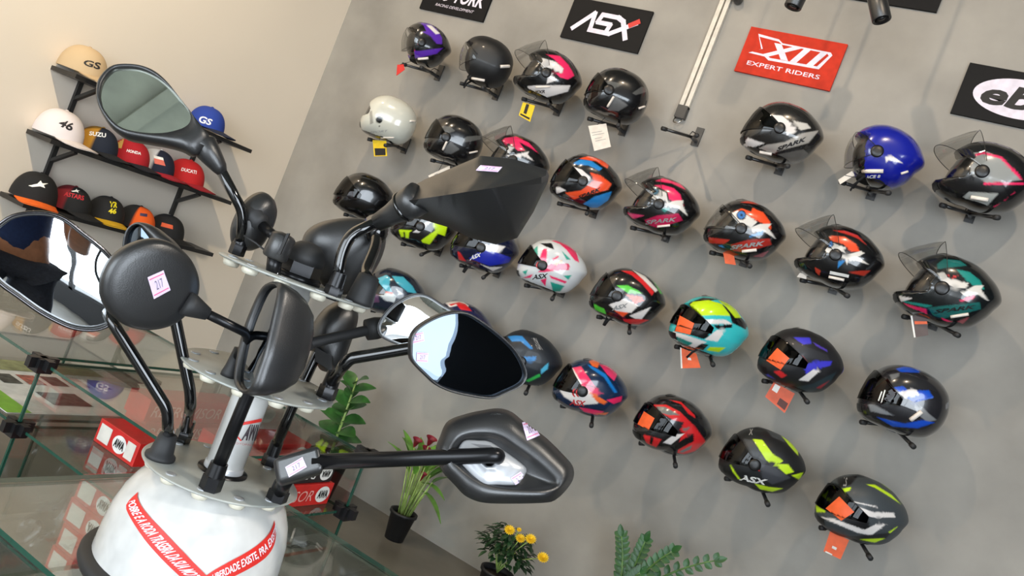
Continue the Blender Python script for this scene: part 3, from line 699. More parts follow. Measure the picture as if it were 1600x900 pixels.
# ------------------------------------------------------------------ helmets on the back wall
CROP = dict(A=(600, 0, .275), B=(1000, 0, .375), C=(540, 130, .2222), D=(520, 260, .25), E=(860, 230, .2375), F=(1200, 330, .25),
            G=(800, 360, .2667), H=(780, 500, .2555), I=(1160, 500, .2444), J=(1100, 640, .2667), K=(1140, 140, .2875), L=(860, 40, .2222))
SH_GLOSS = painted('helmet_gloss_paint', .22, .8); SH_MATTE = painted('helmet_matte_paint', .48, .1)
LINER = mat('helmet_liner', (16, 16, 18), .9)
VIS_CLEAR = clearmat('clear_visor', (240, 241, 241), 1.0); VIS_SMOKE = clearmat('smoked_visor', (84, 82, 80), .8); VIS_DARK = clearmat('dark_visor', (26, 24, 24), .55)
PAD = mat('foam_pad', (232, 222, 212), .6); STRAP = mat('webbing_strap', (22, 22, 24), .8); ORG = mat('orange_sticker', (238, 96, 40), .5)
PIV = mat('visor_pivot_plastic', (22, 21, 22), .35)
PROFILES = {
 'full': [(0, .130), (.06, .124), (.105, .098), (.135, .055), (.148, .01), (.158, -.04), (.160, -.075), (.150, -.105), (.115, -.122), (.03, -.128), (-.06, -.122), (-.11, -.10), (-.135, -.06), (-.154, -.01), (-.168, .028), (-.148, .062), (-.10, .1), (-.05, .124)],
 'round': [(0, .130), (.06, .123), (.105, .096), (.135, .052), (.145, .0), (.148, -.05), (.145, -.09), (.125, -.118), (.06, -.128), (0, -.128), (-.06, -.125), (-.11, -.108), (-.138, -.07), (-.15, -.02), (-.148, .03), (-.13, .075), (-.095, .108), (-.05, .126)],
 'jet': [(0, .128), (.06, .118), (.105, .09), (.128, .05), (.135, .0), (.125, -.05), (.11, -.09), (.09, -.115), (.04, -.125), (-.03, -.125), (-.09, -.115), (-.125, -.08), (-.145, -.03), (-.172, .014), (-.146, .054), (-.105, .095), (-.05, .12)],
 'jetround': [(0, .130), (.06, .122), (.105, .094), (.128, .05), (.132, .0), (.122, -.05), (.105, -.09), (.085, -.112), (.04, -.122), (-.03, -.124), (-.08, -.118), (-.12, -.09), (-.14, -.04), (-.145, .01), (-.135, .06), (-.10, .102), (-.05, .126)],
}
NT, NP = 190, 84
def shell_pts(kind, opening, hw=62):
    pr = PROFILES[kind]; a = np.array([math.atan2(z, x) for x, z in pr]); r = np.array([math.hypot(x, z) for x, z in pr])
    o = np.argsort(a); a, r = a[o], r[o]; a3 = np.r_[a-2*math.pi, a, a+2*math.pi]; r3 = np.r_[r, r, r]
    th = np.linspace(-math.pi, math.pi, NT, endpoint=False)
    rr = np.interp(th, a3, r3)
    for _ in range(5): rr = (np.roll(rr, 1)+rr*2+np.roll(rr, -1))/4
    ph = np.linspace(-math.pi/2, math.pi/2, NP+1)[1:-1]
    T, Pp = np.meshgrid(th, ph); RR = np.interp(T, th, rr, period=2*math.pi)
    cp = np.cos(Pp)**.64
    X = RR*np.cos(T)*cp; Z = RR*np.sin(T)*cp; Y = .122*np.sign(np.sin(Pp))*np.abs(np.sin(Pp))**.95
    low = np.clip((-Z-.03)/.09, 0, 1); Y = Y*(1-.12*low)
    P = np.stack([X, Y, Z], -1).reshape(-1, 3)
    P = np.vstack([P, [[0, -.122, 0], [0, .122, 0]]])
    az = np.degrees(np.arctan2(P[:, 1], P[:, 0])); el = np.degrees(np.arctan2(P[:, 2], np.hypot(P[:, 0], P[:, 1])))
    A = np.abs(az)
    if opening == 'slot': hole = (A < hw) & (el < 23-((A/hw)**1.8)*22) & (el > -16+((A/hw)**3)*6)
    elif opening == 'open': hole = (A < 50+np.clip(-el, 0, 30)*.2) & (el < 24-((A/60)**4)*10)
    elif opening == 'flip': hole = (A < 56) & (el < 24-((A/56)**4)*10) & (el > -26+((A/56)**4)*6)
    else: hole = np.zeros(len(A), bool)
    bottom = P[:, 2] < -.118
    P[hole] *= (.92 if hw < 45 else .80)
    fc = []; m = NP-1
    for j in range(m-1):
        for i in range(NT):
            k = (i+1) % NT; fc.append((j*NT+i, (j+1)*NT+i, (j+1)*NT+k, j*NT+k))
    n = m*NT
    for i in range(NT):
        k = (i+1) % NT; fc.append((n, i, k)); fc.append((n+1, (m-1)*NT+k, (m-1)*NT+i))
    return P, fc, hole, bottom
def inpoly(x, y, poly):
    r = np.zeros(len(x), bool); n = len(poly)
    for i in range(n):
        x0, y0 = poly[i]; x1, y1 = poly[(i+1) % n]
        if y0 == y1: continue
        c = ((y0 > y) != (y1 > y)) & (x < (x1-x0)*(y-y0)/(y1-y0)+x0); r ^= c
    return r
E_, FV, R_, U_ = np.array(EYE), np.array(_f), np.array(_r), np.array(_u)
def prj(P):
    q = P-E_; k = F/(q@FV); return 800+k*(q@R_), 450-k*(q@U_)
def stand(c, label):
    """black wall bracket with a two-armed fork; c = point above the fork's knee"""
    x, z = c.x, c.z
    t = thing('helmet_stand', label, 'helmet rack', (x, 0, z), 'helmet racks on the cement wall')
    MB().box((x-.016, -.007, z-.02), (x+.016, -.0005, z+.06)).tube([(x, -.004, z), (x, -.06, z-.004)], .008, 10).build('wall_plate', BLK, t, False)
    MB().tube([(x, -.055, z), (x-.085, -.175, z-.026)], .0065, 12).build('arm', BLK, t)
    MB().tube([(x, -.055, z), (x+.085, -.25, z-.038)], .0065, 12).build('arm', BLK, t)
    MB().tube([(x-.077, -.164, z-.024), (x-.090, -.181, z-.0275)], .009, 12).build('end_cap', RUB, t)
    MB().tube([(x+.078, -.234, z-.0355), (x+.088, -.257, z-.0395)], .009, 12).build('end_cap', RUB, t)
    MB().tube([(x-.005, -.004, z+.03), (x-.02, -.03, z+.03), (x-.02, -.05, z+.005)], .002, 8).build('wire_clip', BLK, t)
SZ = .82
def helmet(cr, cx, cy, label, kind, base, polys=(), opening='slot', visor=None, gloss=True, yaw=30, pitch=0, roll=0, scale=1.0,
           pads=(), texts=(), stickers=(), tags=(), pivot=True, where='', back=None, vcol=None, ydist=.2, circles=(), strap=False, va=72):
    ox, oy, sc = CROP[cr]; T = lambda pl: [(ox+x*sc, oy+y*sc) for x, y in pl]
    c = ony(cx, cy, -ydist); a = math.atan2(-c.x, c.y-EYE.y)+math.radians({30: 8, 31: -5, 33: 16, 34: 16, 36: 26, 37: 20, 38: 30, 40: 32}[yaw])
    SX = {'full': .88, 'round': .85, 'jet': .84, 'jetround': .87}[kind]; S3 = np.array([SX*scale, .86*scale, SZ*scale])
    Rm = Matrix(((-math.cos(a), math.sin(a), 0), (-math.sin(a), -math.cos(a), 0), (0, 0, 1)))
    Rm = Rm @ Matrix.Rotation(math.radians(pitch), 3, 'Y') @ Matrix.Rotation(math.radians(roll), 3, 'X'); Rn = np.array(Rm)
    P, fc, hole, bottom = shell_pts(kind, opening, va-10); P = P*S3; C0 = np.array(c)
    Wp = P@Rn.T+C0
    root = thing('motorcycle_helmet', label, 'helmet', c-V((0, 0, .11*scale)), 'helmets on the cement wall')
    # paint: the graphics of the near side are mirrored to the far side
    out = P/np.linalg.norm(P, axis=1)[:, None]; ow = out@Rn.T
    vis = ((E_-Wp)*ow).sum(1) > -.15
    Pm = P.copy(); Pm[:, 1] = -np.abs(Pm[:, 1]) if False else -Pm[:, 1]
    Wt = np.where(vis[:, None], Wp, Pm@Rn.T+C0)
    u, v = prj(Wt)
    colr = np.tile(np.array(lin(base)), (len(P), 1))
    acc = np.zeros_like(colr)
    for du, dv in ((0, 0), (.6, .25), (-.6, -.25), (-.25, .6), (.25, -.6)):
        cc = colr.copy()
        for col, pl in polys: cc[inpoly(u+du, v+dv, T(pl))] = lin(col)
        for col, x, y, r in circles: cc[(u+du-(ox+x*sc))**2+(v+dv-(oy+y*sc))**2 < (r*sc)**2] = lin(col)
        acc += cc/5
    colr = acc
    colr[hole | bottom] = lin((14, 14, 16))
    shell = obj('shell', Wp, fc, SH_GLOSS if gloss else SH_MATTE, root, True, None, colr)
    tr = BVHTree.FromPolygons([tuple(p) for p in Wp], fc)
    P2, fc2, h2, b2 = shell_pts(kind, None); P2 = P2*S3; tl = BVHTree.FromPolygons([tuple(p) for p in P2], fc2)
    # neck roll and edge trim
    MB().lathe(c+Rm@V((-.005, 0, -.116*scale*SZ)), Rm@V((0, 0, 1)), [(.05*scale, 0), (.054*scale, -.003), (.057*scale, .004), (.054*scale, .014)], 36).build('neck_trim', LINER, root)
    def local_pt(azd, eld, k, lift=0):
        az, el = math.radians(azd), math.radians(eld)
        d = V((math.cos(az)*math.cos(el), math.sin(az)*math.cos(el), math.sin(el)))
        h = tl.ray_cast(V((0, 0, 0)), d); p = (h[0] if h[0] else d*.13)*k
        if lift: p = Matrix.Rotation(math.radians(-lift), 3, 'Y') @ p
        return c+Rm@p
    if visor:
        m, lift, lo, hi = visor; A = va; nu, nv = 44, 14; vs = []
        for j in range(nv+1):
            for i in range(nu+1):
                az = (i/nu*2-1)*A; e = abs(az)/A
                l = lo*(1-e**2)+(-13)*e**2; h_ = hi*(1-e**1.6)+(-2)*e**1.6
                el = l+(h_-l)*j/nv
                bub = math.cos(math.radians(az))**2 if abs(az) < 90 else 0
                vs.append(local_pt(az, el, (1.022+.012*bub) if not lift else 1.06+.16*bub, lift))
        fs = [(j*(nu+1)+i, j*(nu+1)+i+1, (j+1)*(nu+1)+i+1, (j+1)*(nu+1)+i) for j in range(nv) for i in range(nu)]
        vo = obj('visor', vs, fs, m, root)
        tv = BVHTree.FromPolygons([tuple(p) for p in vs], fs)
        rim = [vs[i] for i in range(nu+1)]; MB().tube(rim, .0011, 6).build('visor_edge', PIV, vo)
        rim = [vs[nv*(nu+1)+i] for i in range(nu+1)]; MB().tube(rim, .0011, 6).build('visor_edge', PIV, vo)
    else: tv = tr
    if pivot:
        for s in (-1, 1):
            q = local_pt(s*(va+1), -8, 1.0); d = (Rm@V((.1, s, 0))).normalized()
            MB().lathe(q, d, [(.021*scale, -.006), (.021*scale, .003), (.017*scale, .0055), (.006, .006)], 24).build('visor_pivot', PIV, root)
    # chin vent and top vent
    for azd, eld, w, h_ in ((0, -32, 15, 5), ) if opening in ('slot', 'flip') else ():
        vv = [local_pt(azd+dx*w, eld+dz*h_, 1.012) for dz in (-1, 0, 1) for dx in (-1, -.5, 0, .5, 1)]
        obj('chin_vent', vv, [(j*5+i, j*5+i+1, j*5+i+6, j*5+i+5) for j in range(2) for i in range(4)], PIV, root)
    if kind in ('full', 'jet'):
        vv = [local_pt(dx*9*(1-.3*abs(dz)), 62+dz*10, 1.035-.02*abs(dz)) for dz in (-1, -.5, 0, .5, 1) for dx in (-1, -.5, 0, .5, 1)]
        obj('top_vent', vv, [(j*5+i, j*5+i+1, j*5+i+6, j*5+i+5) for j in range(4) for i in range(4)], PIV, root)
    for pl in pads:
        q = np.array(T(pl), float)
        if len(q) == 4:
            a0, a1, w = (q[0]+q[3])/2, (q[1]+q[2])/2, np.linalg.norm(q[3]-q[0])/2
            pts = [cast(tr, *(a0*(1-s)+a1*s), .002) for s in np.linspace(.08, .92, 7)]
            pts = [p for p in pts if p is not None]
            if len(pts) > 2: MB().tube(pts, [w*.0021]*len(pts), 10, flat=1).build('foam_pad', PAD, root)
    class Near:
        def ray_cast(self, o, d):
            h = [x for x in (tv.ray_cast(o, d), tr.ray_cast(o, d)) if x[0] is not None]
            return min(h, key=lambda x: x[3]) if h else (None, None, None, None)
    for s, q, m, bold, sh in texts: stick('lettering', T(q), Near() if visor else tr, m, root, .0012, string=s, bold=bold, shear=sh)
    for q, m in stickers: stick('sticker', T(q), Near(), m, root, .0024, 10, 10)
    for g in tags:
        q, m = g[0], g[1]; w = T(q); pts = [ony(p[0], p[1], c.y-.02) for p in w]
        nd = V((0, -1, 0)); o = MB().add([p for p in pts]+[p-nd*.0015 for p in pts], [(0, 1, 2, 3), (7, 6, 5, 4), (0, 4, 5, 1), (1, 5, 6, 2), (2, 6, 7, 3), (3, 7, 4, 0)]).build('hang_tag', m, root, False)
        tp_ = (pts[2]+pts[3])/2; MB().tube([tp_, c+V((0, -.02, -.095*scale))], .0012, 6).build('tag_string', STRAP, root)
        for (a, b, cc, dd, mm) in (g[2] if len(g) > 2 else []):
            P4 = [pts[0].lerp(pts[1], x).lerp(pts[3].lerp(pts[2], x), y)+nd*.0007 for x, y in ((a, b), (cc, b), (cc, dd), (a, dd))]
            obj('tag_print', P4, [(0, 1, 2, 3)], mm, o, False)
    if strap:
        for s in (-1, 1):
            MB().tube([c+Rm@V((.03, s*.05, -.09))*scale, c+Rm@V((.045, s*.035, -.115))*scale, c+Rm@V((.05, s*.02, -.14))*scale], .0045, 8, flat=.35).build('chin_strap', STRAP, root)
    stand(c+V((-.01, 0, -.090*scale)), 'black forked rack under the '+where)
    return root, tr
def card(*bars): return [(*b,) for b in bars]
INKB = INK; YEL = mat('yellow_card', (232, 196, 30), .6); WC = mat('white_card', (222, 214, 204), .7)
REDST = clearmat('red_film', (190, 60, 60), .6, opac=.55, base=lin((150, 30, 32))[:3])
GREYT = mat('grey_lettering', (150, 150, 150), .4); DARKT = mat('dark_lettering', (28, 26, 28), .4); REDT = mat('red_lettering', (200, 36, 40), .4)
k, w_, lg = (16, 16, 18), (232, 226, 222), (196, 200, 196)
pk, te, oj, bl_, li, rd, gy, pu = (238, 44, 100), (30, 140, 130), (240, 82, 40), (40, 130, 200), (200, 236, 30), (215, 40, 44), (112, 114, 112), (92, 44, 170)
BK = (18, 18, 20)
# ---- top row
helmet('A', 663, 70, 'black and purple open-face helmet at the left end of the top row', 'jet', BK, [(pu, [(200, 128), (250, 125), (300, 165), (330, 215), (330, 250), (300, 250), (265, 205), (215, 180), (240, 178), (225, 145)]), (pu, [(115, 285), (200, 290), (335, 272), (300, 305), (180, 332), (130, 318)]), (w_, [(240, 142), (270, 145), (318, 190), (295, 195)]), (pk, [(125, 178), (140, 160), (155, 160), (175, 190), (135, 190)]), (pk, [(190, 250), (205, 236), (225, 232), (208, 258)]), (pk, [(115, 283), (170, 275), (176, 290), (125, 294)])], 'open', (VIS_CLEAR, 0, -34, 24), scale=.92, pads=[[(188, 324), (258, 318), (258, 340), (190, 344)]], pitch=4, tags=[([(70, 430), (118, 395), (110, 365), (75, 368)], MATS['red_print'])], where='purple helmet at the left of the top row')
helmet('A', 758, 97, 'matte black open-face helmet, second in the top row', 'jetround', (26, 26, 27), [], 'open', (VIS_CLEAR, 0, -34, 24), gloss=False, scale=1.0, yaw=31, pivot=False, pads=[[(655, 366), (712, 364), (714, 388), (657, 391)], [(494, 430), (580, 446), (580, 468), (494, 452)]], strap=True, where='matte black open-face helmet')
helmet('A', 858, 120, 'white, pink and black helmet with raised clear visor in the top row', 'full', BK, [(w_, [(815, 490), (870, 485), (1060, 485), (1045, 520), (900, 560), (838, 545)]), (w_, [(835, 345), (900, 330), (975, 350), (1020, 390), (1010, 420), (960, 390), (915, 385), (985, 455), (925, 475), (930, 430), (895, 375)]), (pk, [(920, 308), (1000, 318), (1050, 370), (1082, 430), (1045, 452), (1000, 440), (960, 400), (1010, 420), (1022, 392), (965, 335)])], 'flip', (VIS_CLEAR, 32, -20, 26), pitch=-2, pads=[[(855, 488), (950, 486), (950, 500), (855, 500)]], texts=[('NEXR', [(842, 534), (915, 528), (915, 510), (842, 516)], DARKT, .03, .2)], tags=[([(765, 655), (830, 692), (858, 600), (790, 580)], YEL, [(.3, .3, .55, .95, INKB), (.1, .08, .9, .2, INKB)])], where='white and pink helmet of the top row')
helmet('L', 965, 150, 'glossy black helmet with grey flashes above a large white card', 'round', BK, [((84, 84, 82), [(340, 430), (400, 385), (460, 398), (508, 412), (400, 470), (360, 462)]), ((84, 84, 82), [(575, 475), (640, 430), (682, 438), (686, 465), (600, 488)]), ((96, 96, 96), [(450, 490), (480, 510), (545, 560), (480, 602), (400, 598)]), ((50, 50, 52), [(262, 540), (330, 590), (505, 662), (440, 675), (300, 622), (262, 592)])], 'slot', (VIS_SMOKE, 0, -18, 26), pads=[[(388, 572), (438, 486), (462, 498), (408, 580)], [(614, 574), (664, 556), (664, 576), (616, 592)]], stickers=[([(285, 520), (330, 490), (340, 412), (300, 425)], REDST)], tags=[([(308, 882), (425, 852), (392, 688), (266, 706)], WC, [(.1, .7, .7, .72, GREYT), (.1, .6, .8, .62, GREYT), (.2, .35, .8, .37, GREYT), (.2, .45, .6, .47, GREYT)])], va=60, where='black helmet with the white card')
q = ony(1082, 214, -.06); stand(V((q.x, 0, q.z)), 'empty black forked rack with no helmet on it')
helmet('K', 1223, 208, 'white, silver and black full-face helmet with SPARK lettering in the top row', 'full', (34, 33, 32), [(w_, [(196, 148), (240, 138), (285, 142), (320, 170), (362, 212), (355, 236), (312, 245), (300, 215), (270, 195), (235, 180)]), (w_, [(76, 290), (100, 262), (150, 280), (192, 292), (110, 320), (78, 325)]), ((170, 164, 156), [(125, 335), (200, 300), (300, 285), (390, 238), (485, 222), (430, 290), (260, 335), (235, 352)]), ((205, 200, 192), [(338, 168), (420, 185), (442, 210), (385, 222)]), ((100, 96, 92), [(262, 352), (400, 325), (432, 350), (370, 402), (260, 380)])], 'slot', (VIS_SMOKE, 0, -18, 27), pads=[[(158, 325), (236, 340), (236, 360), (158, 345)]], texts=[('SPARK', [(255, 336), (418, 278), (418, 255), (255, 314)], DARKT, .04, .3)], where='white and silver helmet')
helmet('K', 1376, 245, 'plain royal blue open-face helmet in the top row', 'jet', (20, 30, 150), [(w_, [(845, 362), (885, 360), (945, 402), (900, 392), (866, 382), (850, 398)])], 'open', (VIS_CLEAR, 0, -34, 26), scale=1.02, pads=[[(718, 430), (845, 430), (845, 454), (718, 454)], [(926, 450), (970, 436), (970, 450), (928, 464)]], texts=[('RACE 8', [(720, 485), (820, 478), (820, 462), (720, 466)], PAPER, .03, .2)], strap=True, tags=[([(600, 515), (680, 465), (665, 442), (590, 490)], WC)], where='royal blue open-face helmet')
helmet('K', 1541, 278, 'grey and black helmet with pink lines and raised visor, right end of top row', 'full', (24, 24, 26), [((150, 152, 150), [(1262, 375), (1330, 342), (1400, 338), (1480, 372), (1550, 440), (1588, 492), (1400, 508), (1330, 470)]), (pk, [(1380, 505), (1600, 505), (1600, 518), (1380, 518)]), (pk, [(1280, 365), (1380, 338), (1480, 365), (1570, 455), (1592, 492), (1575, 485), (1475, 378), (1380, 350), (1290, 376)]), ((170, 172, 168), [(1262, 592), (1300, 555), (1462, 565), (1390, 642), (1290, 622)]), (pk, [(1500, 600), (1555, 550), (1550, 560), (1440, 640), (1430, 638)])], 'flip', (VIS_CLEAR, 34, -20, 26), pitch=-2, scale=1.05, pads=[[(1302, 570), (1414, 590), (1414, 610), (1302, 592)]], where='grey helmet ending the top row')
# ---- second row
helmet('C', 609, 187, 'plain glossy white full-face helmet at the left end of the second row', 'round', (205, 205, 194), [((150, 148, 140), [(168, 200), (185, 192), (196, 280), (172, 290)])], 'slot', None, scale=1.0, yaw=31, circles=[((20, 20, 20), 236, 258, 24), ((30, 30, 30), 237, 303, 5)], pivot=False, pads=[[(240, 375), (350, 375), (350, 388), (240, 388)], [(448, 256), (488, 256), (488, 278), (448, 278)]], texts=[('SPORT', [(170, 355), (300, 340), (300, 326), (170, 340)], GREYT, 0, .3)], tags=[([(200, 515), (292, 512), (285, 405), (190, 400)], YEL, [(.1, .05, .9, .5, INKB)])], va=50, where='white full-face helmet')
helmet('C', 711, 219, 'glossy black helmet with grey flashes, second in the second row', 'round', BK, [((90, 90, 88), [(640, 322), (690, 298), (740, 308), (772, 335), (680, 365), (645, 348)]), ((90, 90, 88), [(812, 418), (850, 375), (952, 368), (952, 395), (860, 412)]), ((100, 100, 100), [(705, 445), (740, 410), (802, 465), (740, 500), (690, 485)])], 'slot', (VIS_SMOKE, 0, -18, 26), pads=[[(672, 468), (704, 398), (726, 408), (692, 478)], [(862, 482), (930, 466), (930, 488), (864, 500)]], tags=[([(600, 685), (752, 620), (730, 580), (580, 650)], WC, [(.25, .3, .4, .7, GREYT)])], va=60, where='second black helmet of the second row')
helmet('C', 807, 252, 'black and bright pink helmet with raised visor, half behind the angular mirror', 'full', BK, [(pk, [(1062, 440), (1120, 385), (1200, 374), (1290, 420), (1355, 492), (1300, 455), (1220, 412), (1262, 472), (1212, 476), (1150, 422), (1080, 444)]), (w_, [(1055, 450), (1100, 435), (1190, 450), (1150, 492), (1080, 492)]), (w_, [(1130, 505), (1200, 500), (1290, 480), (1280, 500), (1322, 548), (1250, 512), (1160, 530)]), (te, [(1150, 532), (1212, 520), (1170, 572)])], 'flip', (VIS_CLEAR, 32, -20, 26), where='pink helmet behind the angular mirror')
helmet('E', 917, 285, 'orange, blue and black full-face helmet with white visor base, SPARK on the cheek', 'full', BK, [(bl_, [(150, 105), (200, 80), (270, 90), (342, 140), (322, 155), (250, 120), (170, 115)]), (oj, [(190, 75), (250, 58), (330, 75), (388, 110), (375, 140), (345, 122), (300, 92)]), (w_, [(118, 150), (150, 128), (210, 150), (272, 205), (268, 216), (208, 236), (198, 205)]), (oj, [(95, 300), (200, 285), (290, 218), (258, 165), (330, 185), (402, 240), (380, 280), (250, 312), (155, 345)]), (w_, [(36, 265), (60, 262), (102, 285), (40, 305)]), (bl_, [(198, 385), (290, 325), (405, 290), (380, 350), (310, 398), (228, 402)]), ((150, 190, 220), [(45, 318), (150, 350), (150, 368), (60, 350)])], 'slot', (VIS_SMOKE, 0, -18, 27), texts=[('SPARK', [(180, 342), (332, 285), (330, 262), (178, 320)], DARKT, .04, .3)], pitch=2, where='orange and blue helmet')
owl_w, eyeb = (226, 220, 212), (60, 120, 190)
helmet('E', 1036, 322, 'pink and black owl-eyed helmet with raised visor in the second row', 'full', BK, [(pk, [(690, 222), (740, 203), (855, 240), (892, 282), (800, 238)]), (pk, [(680, 250), (740, 248), (812, 270), (855, 310), (875, 385), (820, 362), (780, 340), (770, 290)]), (owl_w, [(638, 282), (680, 262), (762, 300), (772, 352), (700, 352), (650, 322)]), (owl_w, [(738, 372), (830, 350), (875, 350), (870, 380), (905, 455), (840, 402), (760, 392)]), (te, [(722, 402), (812, 394), (752, 428)]), ((190, 30, 80), [(620, 480), (700, 450), (842, 435), (872, 482), (700, 532), (640, 520)]), ((220, 60, 110), [(505, 432), (622, 450), (540, 472)]), (te, [(545, 480), (580, 520), (560, 525)])], 'flip', (VIS_CLEAR, 32, -20, 26), pitch=-2, circles=[(k, 690, 290, 26), ((90, 130, 150), 690, 290, 20), (k, 690, 290, 8)], pads=[[(696, 512), (795, 503), (795, 520), (698, 530)]], texts=[('SPARK', [(625, 508), (832, 486), (832, 460), (622, 482)], GREYT, .03, .3)], where='pink owl-eyed helmet')
helmet('E', 1165, 360, 'orange and black owl-eyed full-face helmet with closed visor, SPARK lettering', 'full', BK, [((200, 60, 44), [(1245, 362), (1330, 348), (1425, 382), (1330, 372)]), (oj, [(1205, 425), (1260, 402), (1320, 425), (1330, 398), (1400, 428), (1445, 490), (1455, 545), (1400, 502), (1350, 480), (1290, 440)]), (owl_w, [(1192, 432), (1235, 418), (1300, 450), (1362, 490), (1342, 512), (1250, 517), (1200, 470)]), (owl_w, [(1308, 532), (1380, 505), (1455, 503), (1432, 530), (1485, 605), (1400, 552), (1330, 558)]), (bl_, [(1308, 585), (1402, 545), (1392, 575), (1310, 592)]), ((170, 44, 34), [(1185, 642), (1300, 610), (1442, 600), (1455, 642), (1280, 692), (1200, 682)]), ((190, 50, 36), [(1040, 594), (1182, 610), (1140, 637), (1040, 632)]), (bl_, [(1085, 650), (1130, 645), (1162, 680), (1140, 692)]), ((150, 80, 90), [(1330, 720), (1440, 680), (1400, 725)])], 'slot', (VIS_CLEAR, 0, -18, 27), circles=[(k, 1256, 446, 32), (eyeb, 1256, 446, 25), (k, 1258, 446, 9)], pads=[[(1252, 672), (1365, 662), (1365, 684), (1254, 696)]], texts=[('SPARK', [(1182, 674), (1412, 645), (1412, 615), (1180, 648)], GREYT, .04, .3)], tags=[([(1150, 765), (1220, 775), (1205, 700), (1135, 690)], ORG)], where='closed orange owl-eyed helmet')
helmet('F', 1313, 402, 'orange and black owl-eyed helmet with raised visor and white label on the cheek', 'full', BK, [((190, 50, 40), [(395, 118), (480, 122), (560, 150), (620, 215), (560, 170), (480, 140)]), (oj, [(345, 182), (400, 152), (480, 160), (550, 205), (575, 252), (520, 252), (470, 205), (400, 188)]), (owl_w, [(305, 190), (345, 182), (410, 200), (488, 228), (470, 252), (380, 262), (320, 242)]), (owl_w, [(412, 275), (500, 270), (580, 248), (602, 262), (565, 285), (632, 335), (550, 310), (500, 308), (495, 338), (480, 302)]), (bl_, [(440, 312), (488, 305), (435, 358)]), ((170, 50, 36), [(498, 382), (580, 372), (642, 370), (600, 405)]), ((190, 60, 40), [(292, 350), (330, 370), (320, 402), (298, 380)])], 'flip', (VIS_CLEAR, 32, -20, 26), pitch=-2, circles=[(k, 385, 205, 26), (eyeb, 385, 205, 19), (k, 385, 205, 7)], pads=[[(372, 396), (485, 420), (482, 440), (372, 416)]], stickers=[([(385, 390), (503, 414), (507, 396), (388, 371)], PAPER)], tags=[([(180, 410), (240, 425), (240, 395), (200, 385)], WC)], where='orange owl-eyed helmet with raised visor')
helmet('F', 1481, 455, 'teal, red and black owl-eyed helmet with raised visor at the right of the second row', 'full', (20, 24, 26), [((30, 110, 105), [(1058, 330), (1100, 298), (1200, 308), (1245, 340), (1150, 350), (1060, 362)]), (te, [(1175, 362), (1260, 380), (1325, 432), (1355, 492), (1280, 462), (1240, 432)]), (owl_w, [(1058, 388), (1100, 380), (1130, 420), (1252, 450), (1242, 482), (1170, 478), (1090, 442)]), ((220, 60, 60), [(1108, 396), (1192, 404), (1150, 422)]), (owl_w, [(1208, 512), (1290, 465), (1348, 463), (1332, 490), (1382, 565), (1310, 520), (1230, 532)]), (pk, [(1195, 562), (1300, 515), (1280, 548), (1210, 567)]), ((30, 100, 96), [(1000, 602), (1322, 568), (1332, 612), (1100, 672), (1030, 652)]), (pk, [(838, 570), (900, 590), (990, 612), (996, 652), (925, 632)]), (te, [(840, 558), (1030, 590), (990, 602), (850, 572)]), (w_, [(815, 528), (905, 545), (832, 568)]), (pk, [(1082, 665), (1155, 692), (1100, 690)]), ((150, 60, 70), [(1180, 690), (1260, 660), (1220, 705)])], 'flip', (VIS_CLEAR, 38, -20, 26), scale=1.08, pitch=-3, circles=[(k, 1145, 408, 12)], pads=[[(1130, 650), (1262, 630), (1262, 650), (1132, 670)]], texts=[('SPARK', [(1040, 640), (1300, 608), (1300, 585), (1040, 615)], DARKT, .03, .3)], tags=[([(912, 790), (1002, 775), (992, 660), (890, 652)], mat('brown_card', (90, 76, 74), .6), [(0, 0, .12, 1, PAPER), (.2, .6, 1, .75, ORG)])], where='teal owl-eyed helmet')
# ---- third row
helmet('D', 571, 307, 'glossy all-black helmet at the left end of the third row', 'full', (10, 10, 12), [], 'slot', (VIS_SMOKE, 0, -18, 27), scale=.98, pivot=False, stickers=[([(95, 200), (130, 205), (125, 150), (95, 155)], REDST)], tags=[([(40, 205), (75, 190), (62, 115), (35, 150)], WC)], where='all-black helmet')
helmet('D', 664, 352, 'lime yellow and black helmet partly hidden below the angular mirror', 'full', BK, [(li, [(570, 350), (640, 333), (715, 378), (700, 435), (655, 420), (605, 488), (560, 475), (552, 462), (640, 400), (625, 350)]), (w_, [(500, 412), (600, 338), (622, 340), (540, 415)]), (li, [(412, 395), (498, 400), (478, 412), (474, 450), (455, 447), (450, 410), (440, 408), (445, 440), (425, 442)])], 'slot', (VIS_SMOKE, 0, -18, 27), where='lime yellow and black helmet')
helmet('D', 759, 385, 'blue, white and black helmet with ASX lettering under the angular mirror', 'full', (18, 24, 52), [((32, 44, 170), [(850, 575), (950, 510), (1030, 540), (1115, 570), (1105, 602), (980, 622), (900, 592)]), (w_, [(925, 488), (1000, 486), (1080, 500), (1040, 542), (955, 522)]), (rd, [(778, 528), (795, 540), (832, 592), (788, 586)]), (w_, [(920, 610), (980, 630), (1062, 628), (1000, 655)])], 'slot', (VIS_SMOKE, 0, -18, 27), texts=[('ASX', [(855, 588), (930, 560), (930, 535), (855, 560)], PAPER, .05, .3)], strap=True, where='blue ASX helmet')
